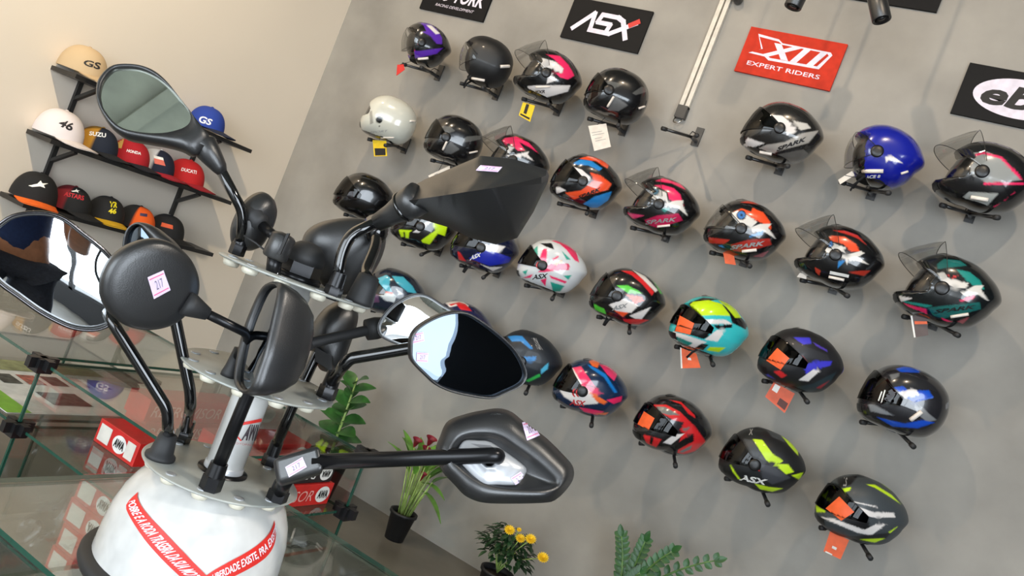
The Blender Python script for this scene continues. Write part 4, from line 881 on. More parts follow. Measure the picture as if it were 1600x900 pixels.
helmet('G', 864, 416, 'white, pink and teal union-patterned helmet in the third row', 'full', (214, 218, 220), [(pk, [(158, 172), (182, 108), (206, 108), (202, 192), (160, 196)]), (pk, [(150, 245), (190, 215), (235, 192), (332, 195), (336, 232), (250, 236), (190, 245)]), (pk, [(228, 60), (300, 55), (375, 122), (395, 190), (368, 175), (318, 112), (280, 80)]), (pk, [(218, 262), (322, 300), (312, 312), (228, 280)]), (pk, [(60, 280), (122, 255), (110, 278)]), (pk, [(165, 290), (202, 280), (196, 328)]), ((40, 160, 140), [(108, 130), (150, 88), (152, 140), (125, 172)]), ((40, 160, 140), [(225, 302), (307, 325), (282, 358), (240, 358)]), ((40, 160, 140), [(290, 118), (345, 172), (320, 172)]), ((40, 160, 140), [(60, 242), (92, 230), (80, 262)]), ((40, 160, 140), [(300, 265), (350, 262), (330, 290)]), ((225, 190, 150), [(240, 200), (290, 172), (300, 192)]), (k, [(163, 75), (232, 74), (248, 112), (198, 95)]), (pk, [(235, 168), (270, 148), (275, 155), (240, 180)])], 'slot', (VIS_DARK, 0, -16, 22), scale=.98, circles=[((210, 40, 90), 318, 213, 20)], texts=[('ASX', [(118, 288), (212, 278), (212, 250), (115, 260)], DARKT, .03, .3), ('((', [(140, 225), (180, 225), (180, 185), (140, 185)], REDT, .03, 0)], va=60, where='white, pink and teal helmet')
helmet('G', 982, 464, 'black, red and green full-face helmet with ASX lettering in the third row', 'full', BK, [(rd, [(638, 235), (700, 238), (780, 290), (832, 362), (820, 382), (760, 312), (700, 262)]), (w_, [(700, 226), (780, 268), (855, 350), (840, 362), (765, 285)]), ((70, 180, 50), [(785, 248), (850, 310), (888, 375), (870, 372), (830, 302)]), ((90, 210, 60), [(612, 322), (680, 322), (765, 370), (680, 368)]), (w_, [(568, 435), (660, 398), (740, 440), (700, 482), (620, 482)]), (oj, [(668, 375), (762, 390), (772, 412), (720, 428)]), (rd, [(650, 520), (760, 520), (805, 525), (740, 552), (668, 548)]), (oj, [(598, 470), (682, 482), (650, 508)]), ((90, 210, 60), [(478, 430), (540, 460), (552, 492), (485, 468)]), (w_, [(688, 500), (815, 448), (760, 520), (720, 517)])], 'slot', (VIS_SMOKE, 0, -18, 27), texts=[('ASX', [(585, 470), (680, 450), (680, 425), (585, 445)], GREYT, .04, .3), ('((', [(595, 410), (640, 410), (640, 370), (595, 370)], REDT, .03, 0)], strap=True, va=60, where='black, red and green helmet')
helmet('G', 1109, 510, 'turquoise and lime full-face helmet with orange sticker on its visor', 'full', (60, 196, 200), [(k, [(1045, 420), (1120, 393), (1212, 403), (1150, 414), (1090, 420), (1010, 470), (1020, 440)]), (li, [(1012, 462), (1060, 418), (1150, 408), (1232, 430), (1295, 502), (1180, 497), (1040, 502)]), (k, [(1228, 430), (1345, 512), (1380, 552), (1370, 582), (1290, 542), (1275, 492)]), (li, [(1208, 408), (1292, 430), (1345, 512), (1308, 512), (1258, 452)]), (w_, [(1060, 520), (1252, 523), (1292, 550), (1100, 547)]), (k, [(960, 560), (1065, 543), (1160, 568), (1152, 622), (1122, 637), (1040, 612), (950, 590)]), (k, [(1180, 555), (1290, 550), (1290, 570), (1200, 578)]), (w_, [(1128, 640), (1200, 583), (1252, 583), (1205, 652)]), (w_, [(942, 590), (1040, 620), (1142, 655), (1070, 692), (948, 652)]), (te, [(960, 620), (1060, 660), (1030, 680), (955, 640)]), (li, [(1138, 702), (1160, 683), (1254, 686), (1212, 714)]), (k, [(1068, 690), (1110, 663), (1152, 670), (1120, 702)])], 'slot', (VIS_DARK, 0, -16, 18), yaw=36, pivot=False, stickers=[([(958, 590), (1045, 610), (1068, 545), (985, 500)], ORG)], tags=[([(990, 808), (1105, 805), (1080, 722), (985, 685)], ORG, [(0, 0, .08, 1, PAPER), (.4, .45, .6, .6, PAPER)])], strap=True, where='turquoise and lime helmet')
helmet('I', 1252, 563, 'black full-face helmet with purple-blue and red flashes and orange visor sticker', 'full', (30, 30, 33), [((46, 46, 50), [(228, 142), (300, 108), (382, 160), (545, 222), (562, 262), (400, 242), (258, 192)]), ((60, 56, 200), [(328, 110), (432, 113), (442, 150), (390, 157), (350, 130)]), ((80, 60, 170), [(450, 140), (540, 190), (545, 205), (470, 165)]), (rd, [(278, 224), (382, 228), (412, 265), (390, 280), (300, 247)]), ((60, 56, 200), [(392, 300), (410, 282), (470, 263), (575, 263), (562, 292), (440, 322), (408, 347)]), (w_, [(358, 385), (450, 318), (508, 313), (422, 392)]), (rd, [(198, 330), (240, 323), (284, 355), (250, 372)]), ((60, 56, 190), [(128, 320), (222, 388), (170, 372)]), ((40, 54, 60), [(318, 432), (450, 408), (605, 328), (560, 402), (440, 464)]), ((150, 40, 50), [(470, 435), (560, 385), (500, 440)])], 'slot', (VIS_DARK, 0, -16, 22), yaw=38, pivot=False, gloss=False, stickers=[([(245, 318), (155, 260), (225, 180), (300, 245)], ORG)], tags=[([(145, 490), (270, 595), (335, 470), (200, 395)], mat('orange_white_card', (214, 96, 66), .6), [(.1, .55, .35, .95, PAPER), (.55, .1, .95, .45, mat('brown_print', (90, 50, 46), .6))])], where='black helmet with purple-blue flashes')
helmet('I', 1413, 625, 'dark grey and blue full-face helmet with dark red film on the visor', 'round', (36, 36, 40), [((24, 80, 200), [(982, 312), (1030, 297), (1142, 310), (1130, 337), (1010, 332)]), ((24, 80, 200), [(968, 430), (1030, 423), (1060, 450), (1192, 450), (1222, 497), (1100, 528), (1040, 492)]), (w_, [(998, 465), (1080, 438), (1112, 445), (1132, 480), (1060, 490), (1040, 502)]), ((130, 132, 134), [(1098, 555), (1152, 555), (1192, 600), (1244, 640), (1180, 652), (1120, 602)]), ((24, 80, 200), [(858, 620), (940, 640), (1040, 662), (1150, 640), (1232, 655), (1120, 692), (960, 682)]), ((130, 134, 138), [(803, 538), (850, 543), (972, 612), (900, 602), (818, 582)]), ((110, 112, 114), [(940, 350), (1005, 338), (1000, 360), (955, 385)]), ((120, 122, 126), [(1300, 540), (1325, 515), (1320, 560), (1300, 575)])], 'slot', (VIS_SMOKE, 0, -20, 27), scale=1.05, yaw=33, pivot=False, pads=[[(1058, 632), (1142, 572), (1160, 590), (1078, 652)]], stickers=[([(785, 480), (895, 540), (990, 470), (930, 375)], REDST), ([(885, 530), (892, 534), (917, 450), (910, 446)], PAPER), ([(868, 515), (875, 519), (897, 460), (890, 456)], PAPER)], texts=[('XTREME', [(1100, 528), (1222, 500), (1222, 488), (1100, 516)], MATS['blue_t'] if 'blue_t' in MATS else mat('blue_t', (90, 130, 210), .4), 0, .2)], where='dark grey and blue helmet')
# ---- fourth row
helmet('D', 530, 418, 'black and pink helmet mostly hidden behind the black mirrors of the tower', 'full', BK, [(pk, [(40, 745), (70, 715), (110, 710), (120, 730), (80, 750)])], 'slot', (VIS_DARK, 0, -16, 24), where='black and pink helmet behind the tower')
helmet('D', 616, 458, 'light blue and white helmet beside the top plate of the tower', 'full', (24, 34, 50), [((70, 170, 190), [(258, 740), (280, 700), (335, 678), (362, 700), (352, 740), (375, 792), (330, 778), (285, 770)]), ((70, 170, 190), [(370, 685), (440, 690), (500, 750), (525, 795), (470, 785), (400, 730)]), ((205, 212, 214), [(285, 800), (330, 790), (400, 800), (385, 850), (330, 840)]), (li, [(243, 742), (262, 735), (278, 800), (250, 782)]), ((220, 110, 90), [(290, 770), (385, 790), (370, 800), (300, 785)]), ((90, 60, 90), [(235, 800), (285, 790), (290, 850), (240, 850)]), ((210, 216, 216), [(392, 760), (440, 800), (415, 802)])], 'slot', None, pivot=False, where='light blue and white helmet')
helmet('D', 719, 511, 'red, white and navy helmet mostly hidden behind the clear mirrors', 'full', (24, 30, 70), [(w_, [(700, 850), (800, 832), (850, 870), (840, 885), (780, 870), (730, 880)]), (rd, [(725, 862), (790, 848), (830, 860), (852, 885), (870, 905), (800, 895), (770, 860), (740, 872)])], 'slot', (VIS_DARK, 0, -16, 24), where='red, white and navy helmet')
helmet('H', 824, 559, 'dark helmet with sky blue flashes and a green patch, half behind the clear mirror', 'full', (28, 34, 42), [(bl_, [(52, 100), (100, 95), (140, 98), (208, 175), (190, 178), (130, 130), (78, 132)]), (bl_, [(148, 225), (226, 223), (222, 250), (158, 252)]), ((80, 180, 215), [(255, 302), (302, 260), (297, 300), (255, 332)]), ((50, 180, 80), [(158, 372), (247, 328), (252, 345), (180, 380)])], 'slot', (VIS_DARK, 0, -16, 22), gloss=False, texts=[('ASX', [(235, 180), (268, 185), (225, 110), (190, 110)], GREYT, .02, 0)], where='dark helmet with sky blue flashes')
helmet('H', 924, 606, 'navy, hot pink and orange full-face helmet with ASX lettering', 'full', (16, 40, 72), [(pk, [(445, 292), (500, 283), (582, 400), (632, 450), (590, 462), (498, 402)]), (w_, [(423, 302), (450, 293), (507, 390), (480, 402), (435, 352)]), ((235, 50, 110), [(612, 270), (680, 278), (724, 332), (702, 372), (660, 332)]), ((240, 110, 50), [(548, 252), (575, 235), (622, 250), (600, 292), (570, 282)]), ((20, 120, 200), [(538, 268), (600, 300), (650, 330), (722, 442), (705, 447), (640, 350), (560, 295)]), (w_, [(368, 430), (440, 405), (510, 402), (545, 430), (622, 490), (600, 512), (480, 522), (400, 472)]), ((240, 110, 50), [(535, 428), (662, 500), (640, 517), (598, 500)]), (pk, [(655, 490), (752, 465), (747, 498), (700, 514)]), (pk, [(488, 533), (645, 560), (600, 582), (520, 562)]), ((240, 110, 50), [(580, 575), (670, 565), (650, 582)]), (k, [(520, 395), (600, 420), (620, 425), (560, 400)]), ((60, 20, 30), [(360, 480), (400, 520), (470, 545), (460, 550), (365, 500)])], 'slot', (VIS_SMOKE, 0, -18, 27), yaw=34, texts=[('ASX', [(430, 518), (530, 528), (530, 495), (430, 482)], REDT, .03, .3), ('((', [(445, 470), (490, 470), (490, 420), (445, 420)], REDT, .03, 0)], va=60, where='navy, pink and orange helmet')
helmet('H', 1052, 664, 'black and red full-face helmet with orange visor sticker in the bottom row', 'full', (26, 25, 28), [(rd, [(938, 518), (1022, 518), (1105, 560), (1195, 650), (1232, 700), (1265, 745), (1200, 802), (1130, 822), (1088, 812), (1100, 780), (1190, 742), (1180, 690), (1100, 747), (1120, 690), (1050, 602), (948, 545)]), (gy, [(940, 530), (1012, 530), (1105, 582), (1040, 582), (950, 557)]), (rd, [(1040, 488), (1112, 500), (1195, 582), (1200, 600), (1155, 572), (1112, 515)]), ((40, 38, 42), [(1000, 600), (1130, 625), (1100, 690), (1060, 700)]), (gy, [(1120, 660), (1170, 655), (1130, 695)]), (w_, [(1002, 750), (1070, 700), (1134, 695), (1050, 762)]), (k, [(1080, 770), (1190, 692), (1190, 740), (1100, 790), (1050, 785)]), (gy, [(1100, 805), (1180, 765), (1170, 790), (1120, 812)]), (rd, [(880, 700), (992, 730), (960, 780), (898, 752)]), (k, [(925, 715), (945, 720), (935, 765), (920, 755)])], 'slot', (VIS_DARK, 0, -16, 20), yaw=38, pivot=False, stickers=[([(915, 675), (848, 638), (888, 560), (952, 602)], ORG)], where='black and red helmet')
helmet('J', 1192, 719, 'matte black and lime full-face helmet with ASX lettering in the bottom row', 'full', (26, 27, 29), [((60, 64, 68), [(228, 170), (282, 178), (362, 302), (290, 272)]), ((66, 70, 74), [(368, 120), (450, 138), (475, 192), (400, 162)]), (li, [(286, 172), (342, 178), (402, 258), (464, 302), (440, 317), (368, 302), (328, 240)]), (li, [(413, 318), (492, 320), (527, 366), (480, 380)]), (li, [(453, 153), (490, 153), (548, 215), (552, 270), (500, 212)]), (li, [(512, 385), (582, 368), (562, 414)]), (li, [(296, 433), (380, 453), (464, 462), (400, 482), (328, 467)]), ((60, 62, 68), [(330, 320), (400, 330), (510, 400), (400, 440), (340, 400)]), (li, [(150, 315), (185, 370), (215, 408), (200, 408), (165, 360)])], 'slot', (VIS_SMOKE, 0, -18, 24), gloss=False, yaw=37, texts=[('ASX', [(205, 412), (375, 445), (375, 410), (195, 374)], PAPER, .04, .3), ('((', [(275, 360), (330, 360), (330, 315), (275, 315)], REDT, .03, 0), ('X', [(262, 150), (285, 150), (288, 115), (268, 115)], GREYT, .03, 0)], va=60, where='matte black and lime helmet')
helmet('J', 1347, 796, 'slate grey full-face helmet with lime lines and an orange tag hanging below', 'full', (62, 68, 72), [(k, [(780, 400), (880, 385), (900, 395), (860, 440), (790, 460)]), (li, [(948, 438), (1002, 440), (1100, 500), (1155, 556), (1090, 512), (1000, 457)]), (li, [(960, 393), (1040, 408), (1110, 468), (1098, 474), (1030, 425)]), (w_, [(863, 575), (900, 568), (990, 600), (1112, 604), (1122, 632), (990, 632), (900, 607)]), (k, [(815, 655), (880, 598), (962, 640), (972, 692), (930, 707), (850, 682)]), (w_, [(678, 628), (760, 640), (940, 705), (1010, 670), (1072, 670), (980, 737), (900, 722), (780, 672)]), ((30, 32, 34), [(830, 745), (960, 735), (1100, 720), (1060, 760), (900, 775)]), (li, [(908, 760), (1062, 754), (1000, 780)]), (li, [(653, 555), (702, 548), (712, 602), (658, 600)]), (li, [(798, 466), (862, 453), (852, 476), (805, 488)]), (w_, [(840, 530), (1018, 568), (1018, 575), (850, 538)]), (li, [(1080, 720), (1135, 682), (1130, 690), (1090, 725)])], 'slot', (VIS_DARK, 0, -16, 20), yaw=40, pivot=False, gloss=False, stickers=[([(805, 650), (715, 580), (795, 510), (880, 600)], ORG)], tags=[([(700, 830), (800, 878), (850, 765), (740, 708)], ORG, [(.35, .3, .6, .42, PAPER), (.1, 0, .5, .06, PAPER)])], texts=[('LS', [(815, 450), (835, 452), (842, 400), (822, 398)], GREYT, .02, 0)], where='slate grey helmet')

# ------------------------------------------------------------------ glass display units
GLS = clearmat('shelf_glass', (247, 249, 247), 1.15, .01, cap=.34)
GED = mat('green_glass_edge', (30, 74, 60), .15, coat=.5)
CON = mat('black_connector', (20, 20, 22), .4)
def pane(root, lo, hi, name='glass_pane'):
    lo, hi = V(lo), V(hi); d = hi-lo; ax = min(range(3), key=lambda i: d[i])
    mb = MB().box(lo, hi); fm = []
    axf = [2, 2, 1, 0, 1, 0]
    mb.m = [0 if axf[i] == ax else 1 for i in range(6)]
    return mb.build(name, [GLS, GED], root, False)
def clip(root, x, y, z):
    MB().box((x-.016, y-.016, z-.02), (x+.016, y+.016, z+.008)).box((x-.03, y-.007, z-.012), (x+.03, y+.007, z+.009)).box((x-.007, y-.03, z-.012), (x+.007, y+.03, z+.009)).build('corner_connector', CON, root, False)
X0, X1, Y0, Y1 = -1.47, -1.025, -2.25, -1.735
t = thing('glass_display_case', 'modular glass case with black corner connectors, full of red mirror boxes', 'display case', ((X0+X1)/2, (Y0+Y1)/2, 0))
for z in (.735, .60, .40, .06): pane(t, (X0, Y0, z-.006), (X1, Y1, z), 'glass_shelf')
pane(t, (X0, Y1-.004, .0), (X1, Y1, .728), 'glass_panel'); pane(t, (X0, Y0+.002, .0), (X0+.004, Y1-.006, .728), 'glass_panel')
for x in (X0, X1):
    for y in (Y0, Y1):
        for z in (.735, .60, .40, .06): clip(t, x, y, z)
for x, y in ((X0, Y0), (X1, Y1), (X0, Y1), (X1, Y0)):
    MB().box((x-.0025, y-.0025, 0), (x+.0025, y+.0025, .73)).build('corner_edge', GED, t, False)
t2 = thing('glass_display_case', 'glass case at the far left edge with printed leaflets on its shelf', 'display case', (-1.8, -2.0, 0))
for z in (.735, .60, .06): pane(t2, (-2.1, Y0, z-.006), (X0-.035, Y1, z), 'glass_shelf')
pane(t2, (-2.1, Y1-.004, 0), (X0-.035, Y1, .728), 'glass_panel')
for x in (-2.07,):
    for z in (.735, .60): clip(t2, x, Y0, z)
for x, y in ((-2.09, Y0), (-2.09, Y1-.01), (X0-.04, Y1-.01)): MB().box((x-.003, y-.003, 0), (x+.003, y+.003, .73)).build('corner_edge', GED, t2, False)
P0 = thing('glass_counter', 'clear glass counter top that carries the mirror tower', 'glass counter', (-.6, -2.44, 0))
pane(P0, (-.96, -2.68, ZB-.007), (-.2, -2.205, ZB-.0005), 'glass_top')
pane(P0, (-.96, -2.68, .594), (-.2, -2.205, .60), 'glass_shelf')
pane(P0, (-.96, -2.209, 0), (-.2, -2.205, ZB-.008), 'glass_panel'); pane(P0, (-.96, -2.676, 0), (-.956, -2.211, ZB-.008), 'glass_panel')
for x in (-.96, -.2):
    for y in (-2.68, -2.205): MB().box((x-.003, y-.003, 0), (x+.003, y+.003, ZB-.008)).build('corner_edge', GED, P0, False)

# ------------------------------------------------------------------ mirror boxes
BRED = mat('red_carton', (206, 38, 34), .42, coat=.25); BBLK = mat('black_carton', (34, 28, 30), .42, coat=.2); LBL = mat('sticker_label', (222, 216, 206), .5)
EYp, ENX = V((0, 1, 0)), V((-1, 0, 0))
def emblem(root, o, ex, ez, s, inv=1):
    ex, ez = V(ex), V(ez); c = V(o)+ex*s*.5+ez*s*.4
    pts = [(s*.5*math.cos(a)*1.02, s*.42*math.sin(a)) for a in [i*math.pi/12 for i in range(24)]]
    e = flatpoly('emblem_disc', pts, c, ex, ez, PAPER, root, .0008)
    flat('emblem_lettering', c-ex*s*.36*inv-ez*s*.2*inv, ex*inv, ez*inv, s*.74, s*.42, INK, e, string='AWA', bold=.05, off=.0016)
def carton(label, lo, hi, m, face, word=None, inv=1, mtop=None, group='mirror cartons in the glass case', wm=None):
    lo, hi = V(lo), V(hi); c = (lo+hi)/2
    r = thing('mirror_carton', label, 'box', (c.x, c.y, lo.z), group)
    mb = MB().box(lo, hi); mb.m[1] = 1
    bx = mb.build('carton', [m, mtop or m], r, False); md = bx.modifiers.new('edge', 'BEVEL'); md.width = .0012; md.segments = 2
    if face == 'x': o, ex, L = V((hi.x, lo.y, lo.z)), EYp, hi.y-lo.y
    else: o, ex, L = V((lo.x, lo.y, lo.z)), EX, hi.x-lo.x
    H = hi.z-lo.z
    if word:
        wl = L-H*1.5; p = o+ex*(H*.25)+EZ*(H*.22)
        if inv < 0: p = p+ex*wl+EZ*H*.5
        flat('lettering', p, ex*inv, EZ*inv, wl, H*.5, wm or PAPER, r, string=word, bold=-.002, shear=.25)
        emblem(r, o+ex*(L-H*1.05)+EZ*(H*.14), ex, EZ, H*.9, inv)
    else:
        flat('sticker_label', o+ex*(L*.06)+EZ*(H*.15), ex, EZ, min(L*.28, .05), H*.7, LBL, r)
        emblem(r, o+ex*(L*.42)+EZ*(H*.14), ex, EZ, H*.85, inv)
        flat('sticker_label', o+ex*(L*.74)+EZ*(H*.15), ex, EZ, min(L*.2, .04), H*.7, LBL, r)
OUTL = mat('pale_outline_lettering', (232, 170, 160), .5)
carton('red box reading RETROVISOR at the bottom right of the case', (-1.14, -2.04, .6005), (-1.058, -1.765, .650), BRED, 'x', 'RETROVISOR', wm=OUTL)
carton('black-sided box with upside-down RETROVISOR lettering on the red RETROVISOR box', (-1.142, -2.055, .6505), (-1.064, -1.775, .694), BBLK, 'x', 'RETROVISOR', -1, BRED)
carton('red box standing behind the red RETROVISOR box, lowest of its pile', (-1.245, -2.03, .6005), (-1.16, -1.765, .650), BRED, 'x', 'RETROVISOR', wm=OUTL)
carton('red box with its emblem end beside the plant, on the rear pile', (-1.24, -2.02, .6505), (-1.155, -1.766, .700), BRED, 'x', 'RETROVISOR', wm=OUTL)
carton('red box end with white label and AWA emblem left of the tower', (-1.40, -2.13, .6005), (-1.27, -2.05, .650), BRED, 'y')
carton('long red box behind the box end with the AWA emblem, lower one', (-1.455, -2.03, .6005), (-1.385, -1.76, .650), BRED, 'x', 'RETROVISOR', wm=OUTL)
carton('long red box on the left pile, just below the top glass', (-1.455, -2.04, .6505), (-1.385, -1.77, .700), BRED, 'x', 'RETROVISOR', wm=OUTL)
for i, w in enumerate(('lowest', 'third from the top', 'second from the top', 'topmost')):
    carton('red box of the upright pile seen through the counter glass, '+w, (-1.275+.006*(i % 2), -2.235, .4005+.0478*i), (-1.12, -1.99, .4475+.0478*i), BRED, 'y', inv=1 if i % 2 else -1)
# leaflets, papers, bag
def sheet(label, x0, x1, y0, y1, z, m, prints, name='leaflet'):
    r = thing(name, label, 'leaflet', ((x0+x1)/2, (y0+y1)/2, z)); o = V((x0, y0, z))
    MB().box((x0, y0, z), (x1, y1, z+.0012)).build('paper', m, r, False)
    for a, b, c, d, mm in prints: flat('printed_block', (x0+(x1-x0)*a, y0+(y1-y0)*b, z+.0012), EX, EYp, (x1-x0)*(c-a), (y1-y0)*(d-b), mm, r)
    return r
GRN = mat('leaf_green_print', (140, 200, 60), .5); DKP = mat('dark_photo_print', (70, 70, 66), .5, noise=(60, .5, 4)); ORP = mat('brick_photo_print', (176, 100, 84), .5, noise=(60, .3, 4)); OLV = mat('olive_photo_print', (150, 152, 110), .6, noise=(30, .2, 4))
pr = [(.30+.0*i, .20+.13*i, .48, .20+.13*i+.1, (DKP, ORP)[i % 2]) for i in range(5)]
sheet('white catalogue sheet with a row of small dark and brick pictures', -1.86, -1.53, -2.24, -1.80, .601, PAPER, pr+[(0, 0, .22, .9, OLV), (.62, .3, .85, .52, DKP), (.55, 0, 1, .12, GRN)])
r = sheet('white leaflet with red bar and black heading under the dome of the tower', -1.02+.075, -.80, -2.50, -2.27, .6005, PAPER, [(.02, .5, .16, .95, ORG), (.35, .2, .42, .85, ORG)])
flat('lettering', (-.90, -2.44, .602), EYp, -EX, .16, .022, INK, r, string='Raprezza', bold=.03)
bag = thing('black_plastic_bag', 'crumpled glossy black plastic bag lying in the case at the far left', 'plastic bag', (-1.36, -2.1, .4005))
n1, n2 = 72, 30; vs = []
for j in range(n2+1):
    for i in range(n1):
        a = 2*math.pi*i/n1; e = j/n2*math.pi/2; rr = math.cos(e)**.7
        w = 1+.1*math.sin(7*a+3*e)+.07*math.sin(13*a-5*e)+.05*math.sin(23*a+11*e)
        vs.append(V((-1.375+.075*rr*math.cos(a)*w, -2.05+.16*rr*math.sin(a)*w, .4005+.085*math.sin(e)*w*(1+.18*math.sin(5*a+9*e)))))
obj('plastic_film', vs, [(j*n1+i, j*n1+(i+1) % n1, (j+1)*n1+(i+1) % n1, (j+1)*n1+i) for j in range(n2) for i in range(n1)], mat('black_film', (14, 14, 15), .12, coat=.7, bump=(90, 1.0)), bag)

# ------------------------------------------------------------------ plants on the floor by the back wall
def leafm(name, c): return mat(name, c, .38, noise=(25, .18, 3), coat=.15)
G1, G2, G3, G4 = leafm('broad_leaf_green', (52, 98, 44)), leafm('lily_leaf_green', (96, 146, 52)), leafm('dark_leaf_green', (36, 66, 38)), leafm('zz_leaf_green', (38, 84, 36))
STG = leafm('stem_green', (150, 176, 96)); POT = mat('black_pot_plastic', (28, 28, 30), .5); SOIL = mat('potting_soil', (52, 40, 30), .95, noise=(120, .3, 4))
def leaf(mb, b, d, up, L, w, curl=.25, m=0):
    b, d, up = V(b), V(d).normalized(), V(up); s = d.cross(up).normalized(); up = s.cross(d).normalized(); n = 6; vv = []
    for i in range(n+1):
        t = i/n; ww = w*math.sin(math.pi*min(1, t*.92+.06))**.8; p = b+d*(L*t)-up*(curl*L*t*t)
        vv += [p-s*ww+up*ww*.3, p, p+s*ww+up*ww*.3]
    mb.add(vv, [q for i in range(n) for q in ((i*3, i*3+1, i*3+4, i*3+3), (i*3+1, i*3+2, i*3+5, i*3+4))], m)
def pot(root, x, y, r0, r1, h, z=0):
    MB().lathe((x, y, z), UP, [(r0, 0), (r1, h-.012), (r1+.006, h-.012), (r1+.006, h), (r1-.002, h), (r1-.004, h-.02)], 32, cap1=False).build('pot', POT, root)
    MB().lathe((x, y, z+h-.022), UP, [(r1-.004, 0), (.001, .004)], 24).build('soil', SOIL, root)
rnd = random.Random(7)
# broad leaved plant behind the case
x, y = -2.17, -.26
t = thing('potted_leafy_plant', 'upright plant with broad green leaves behind the glass case', 'potted plant', (x, y, 0), 'potted plants along the wall')
pot(t, x, y, .07, .09, .2); mb = MB(); st = MB().tube([(x, y, .18), (x-.005, y, .38), (x-.015, y, .56)], [.007, .006, .003], 8)
for i in range(19):
    z = .22+.31*i/18; a = i*2.4; tt = V((math.cos(a), math.sin(a)*.7, .25+.6*(i/18)))
    leaf(mb, (x-.015*(i/18), y, z), tt, V((0, -.6, 1)), .115+.02*rnd.random()-.03*(i/18), .046-.014*(i/18), .3)
mb.build('foliage', G1, t); st.build('stem', STG, t)
# calla lily
x, y = -1.745, -.2
t = thing('potted_calla_lily', 'calla lily with dark red flowers in a small black pot', 'potted plant', (x, y, 0), 'potted plants along the wall')
pot(t, x, y, .042, .056, .125); mb = MB(); st = MB()
for i in range(22):
    a = rnd.random()*6.28; r = rnd.random()*.03; q = V((x+r*math.cos(a), y+r*math.sin(a), .11)); s = V((math.cos(a)*(.02+.05*rnd.random()), math.sin(a)*.04, .17+.07*rnd.random()))
    st.tube([q, q+s*.5+V((0, 0, .01)), q+s], [.0035, .003, .0025], 6)
    leaf(mb, q+s, V((math.cos(a)*.5, math.sin(a)*.4, .7)), V((math.cos(a), math.sin(a), 0))*-1, .10+.04*rnd.random(), .017+.006*rnd.random(), .15+.4*rnd.random())
leaf(mb, (x+.04, y, .24), (1, -.1, .15), UP, .14, .018, .7); leaf(mb, (x+.03, y, .27), (.9, -.2, .5), UP, .13, .02, .6)
mb.build('foliage', G2, t); st.build('stems', STG, t)
MRN = mat('maroon_petal', (128, 20, 42), .45)
for px_, py_, s in ((650, 692, 1), (672, 690, 1.1), (664, 705, .9), (640, 716, .8), (660, 745, .6)):
    q = ony(px_, py_, -.2); b_ = V((x+(q.x-x)*.4, y, .2)); MB().tube([b_, b_.lerp(q, .6), q-V((0, 0, .02))], .0025, 6).build('flower_stalk', STG, t)
    fx_ = V((.2, -.1, 1)).normalized(); MB().lathe(q-fx_*.025, fx_, [(.002, 0), (.008*s, .014), (.013*s, .03), (.02*s, .04), (.024*s, .043)], 16, cap1=False).build('flower', MRN, t)
# yellow mums
x, y = -1.25, -.19
t = thing('potted_chrysanthemum', 'dark green bushy plant with yellow pompon flowers at the bottom of the photo', 'potted plant', (x, y, 0), 'potted plants along the wall')
pot(t, x, y, .05, .065, .11); mb = MB(); st = MB()
for i in range(330):
    a = rnd.random()*6.28; e = (rnd.random()-.25)*1.5; r = .095*rnd.random()**.4
    q = V((x+r*math.cos(a)*math.cos(e)*1.15, y+r*math.sin(a)*math.cos(e)*.9, .2+r*math.sin(e)*1.1))
    leaf(mb, q, V((math.cos(a), math.sin(a), rnd.random()-.4)), UP, .028+.012*rnd.random(), .009, .4)
for i in range(14):
    a = i*.45; st.tube([(x, y, .1), (x+.05*math.cos(a), y+.04*math.sin(a), .2)], .0025, 6)
mb.build('foliage', G3, t); st.build('stems', STG, t)
YLW = mat('yellow_petal', (248, 208, 40), .6)
for px_, py_, s in ((796, 829, 1), (813, 842, .9), (829, 843, 1), (848, 872, 1.05), (811, 828, .45)):
    q = ony(px_, py_, -.26); mb = MB(); nv_ = (EYE-q).normalized()*.6+UP*.5; nv_.normalize(); e1 = nv_.orthogonal().normalized(); e2 = nv_.cross(e1)
    for ring, (nn, rr, tilt) in enumerate(((16, .024, .15), (14, .019, .6), (10, .013, 1.2))):
        for k_ in range(nn):
            a = k_*6.283/nn+ring*.3; dd = e1*math.cos(a)+e2*math.sin(a)
            leaf(mb, q+nv_*.002*ring, dd+nv_*tilt, nv_, rr*s, .004*s, -.1)
    mb.build('flower', YLW, t); MB().tube([q, q.lerp(V((x, y, .15)), .6)], .0022, 6).build('flower_stalk', STG, t)
# zz plant
x, y = -.76, -.2
t = thing('potted_zz_plant', 'zz plant with arching stems of glossy leaves at the bottom edge', 'potted plant', (x, y, 0), 'potted plants along the wall')
pot(t, x, y, .085, .11, .2); mb = MB(); st = MB()
for (tx, ty), kk in zip(((971, 838), (1008, 846), (1050, 862), (1117, 876), (1000, 895)), range(5)):
    q = ony(tx, ty, -.2-.03*(kk % 3)); b0 = V((x+.02*math.cos(kk), y+.02*math.sin(kk), .18)); mid = b0.lerp(q, .5)+V((0, 0, .05))-V(((q.x-b0.x)*.12, 0, 0))
    pts = [b0*(1-u)**2+mid*2*u*(1-u)+q*u*u for u in [i/12 for i in range(13)]]
    st.tube(pts, [.006-.0003*i for i in range(13)], 8)
    for i in range(4, 13):
        d = (pts[i]-pts[i-1]).normalized(); s = d.cross(V((0, -1, .2))).normalized()
        for sg in (-1, 1): leaf(mb, pts[i], d*.6+s*sg*.8, V((0, -1, .3)), .048-.0014*i, .0125, .12)
    leaf(mb, q, (q-pts[-2]), V((0, -1, .3)), .045, .012, .1)
mb.build('foliage', G4, t); st.build('stems', leafm('zz_stem', (86, 120, 60)), t)

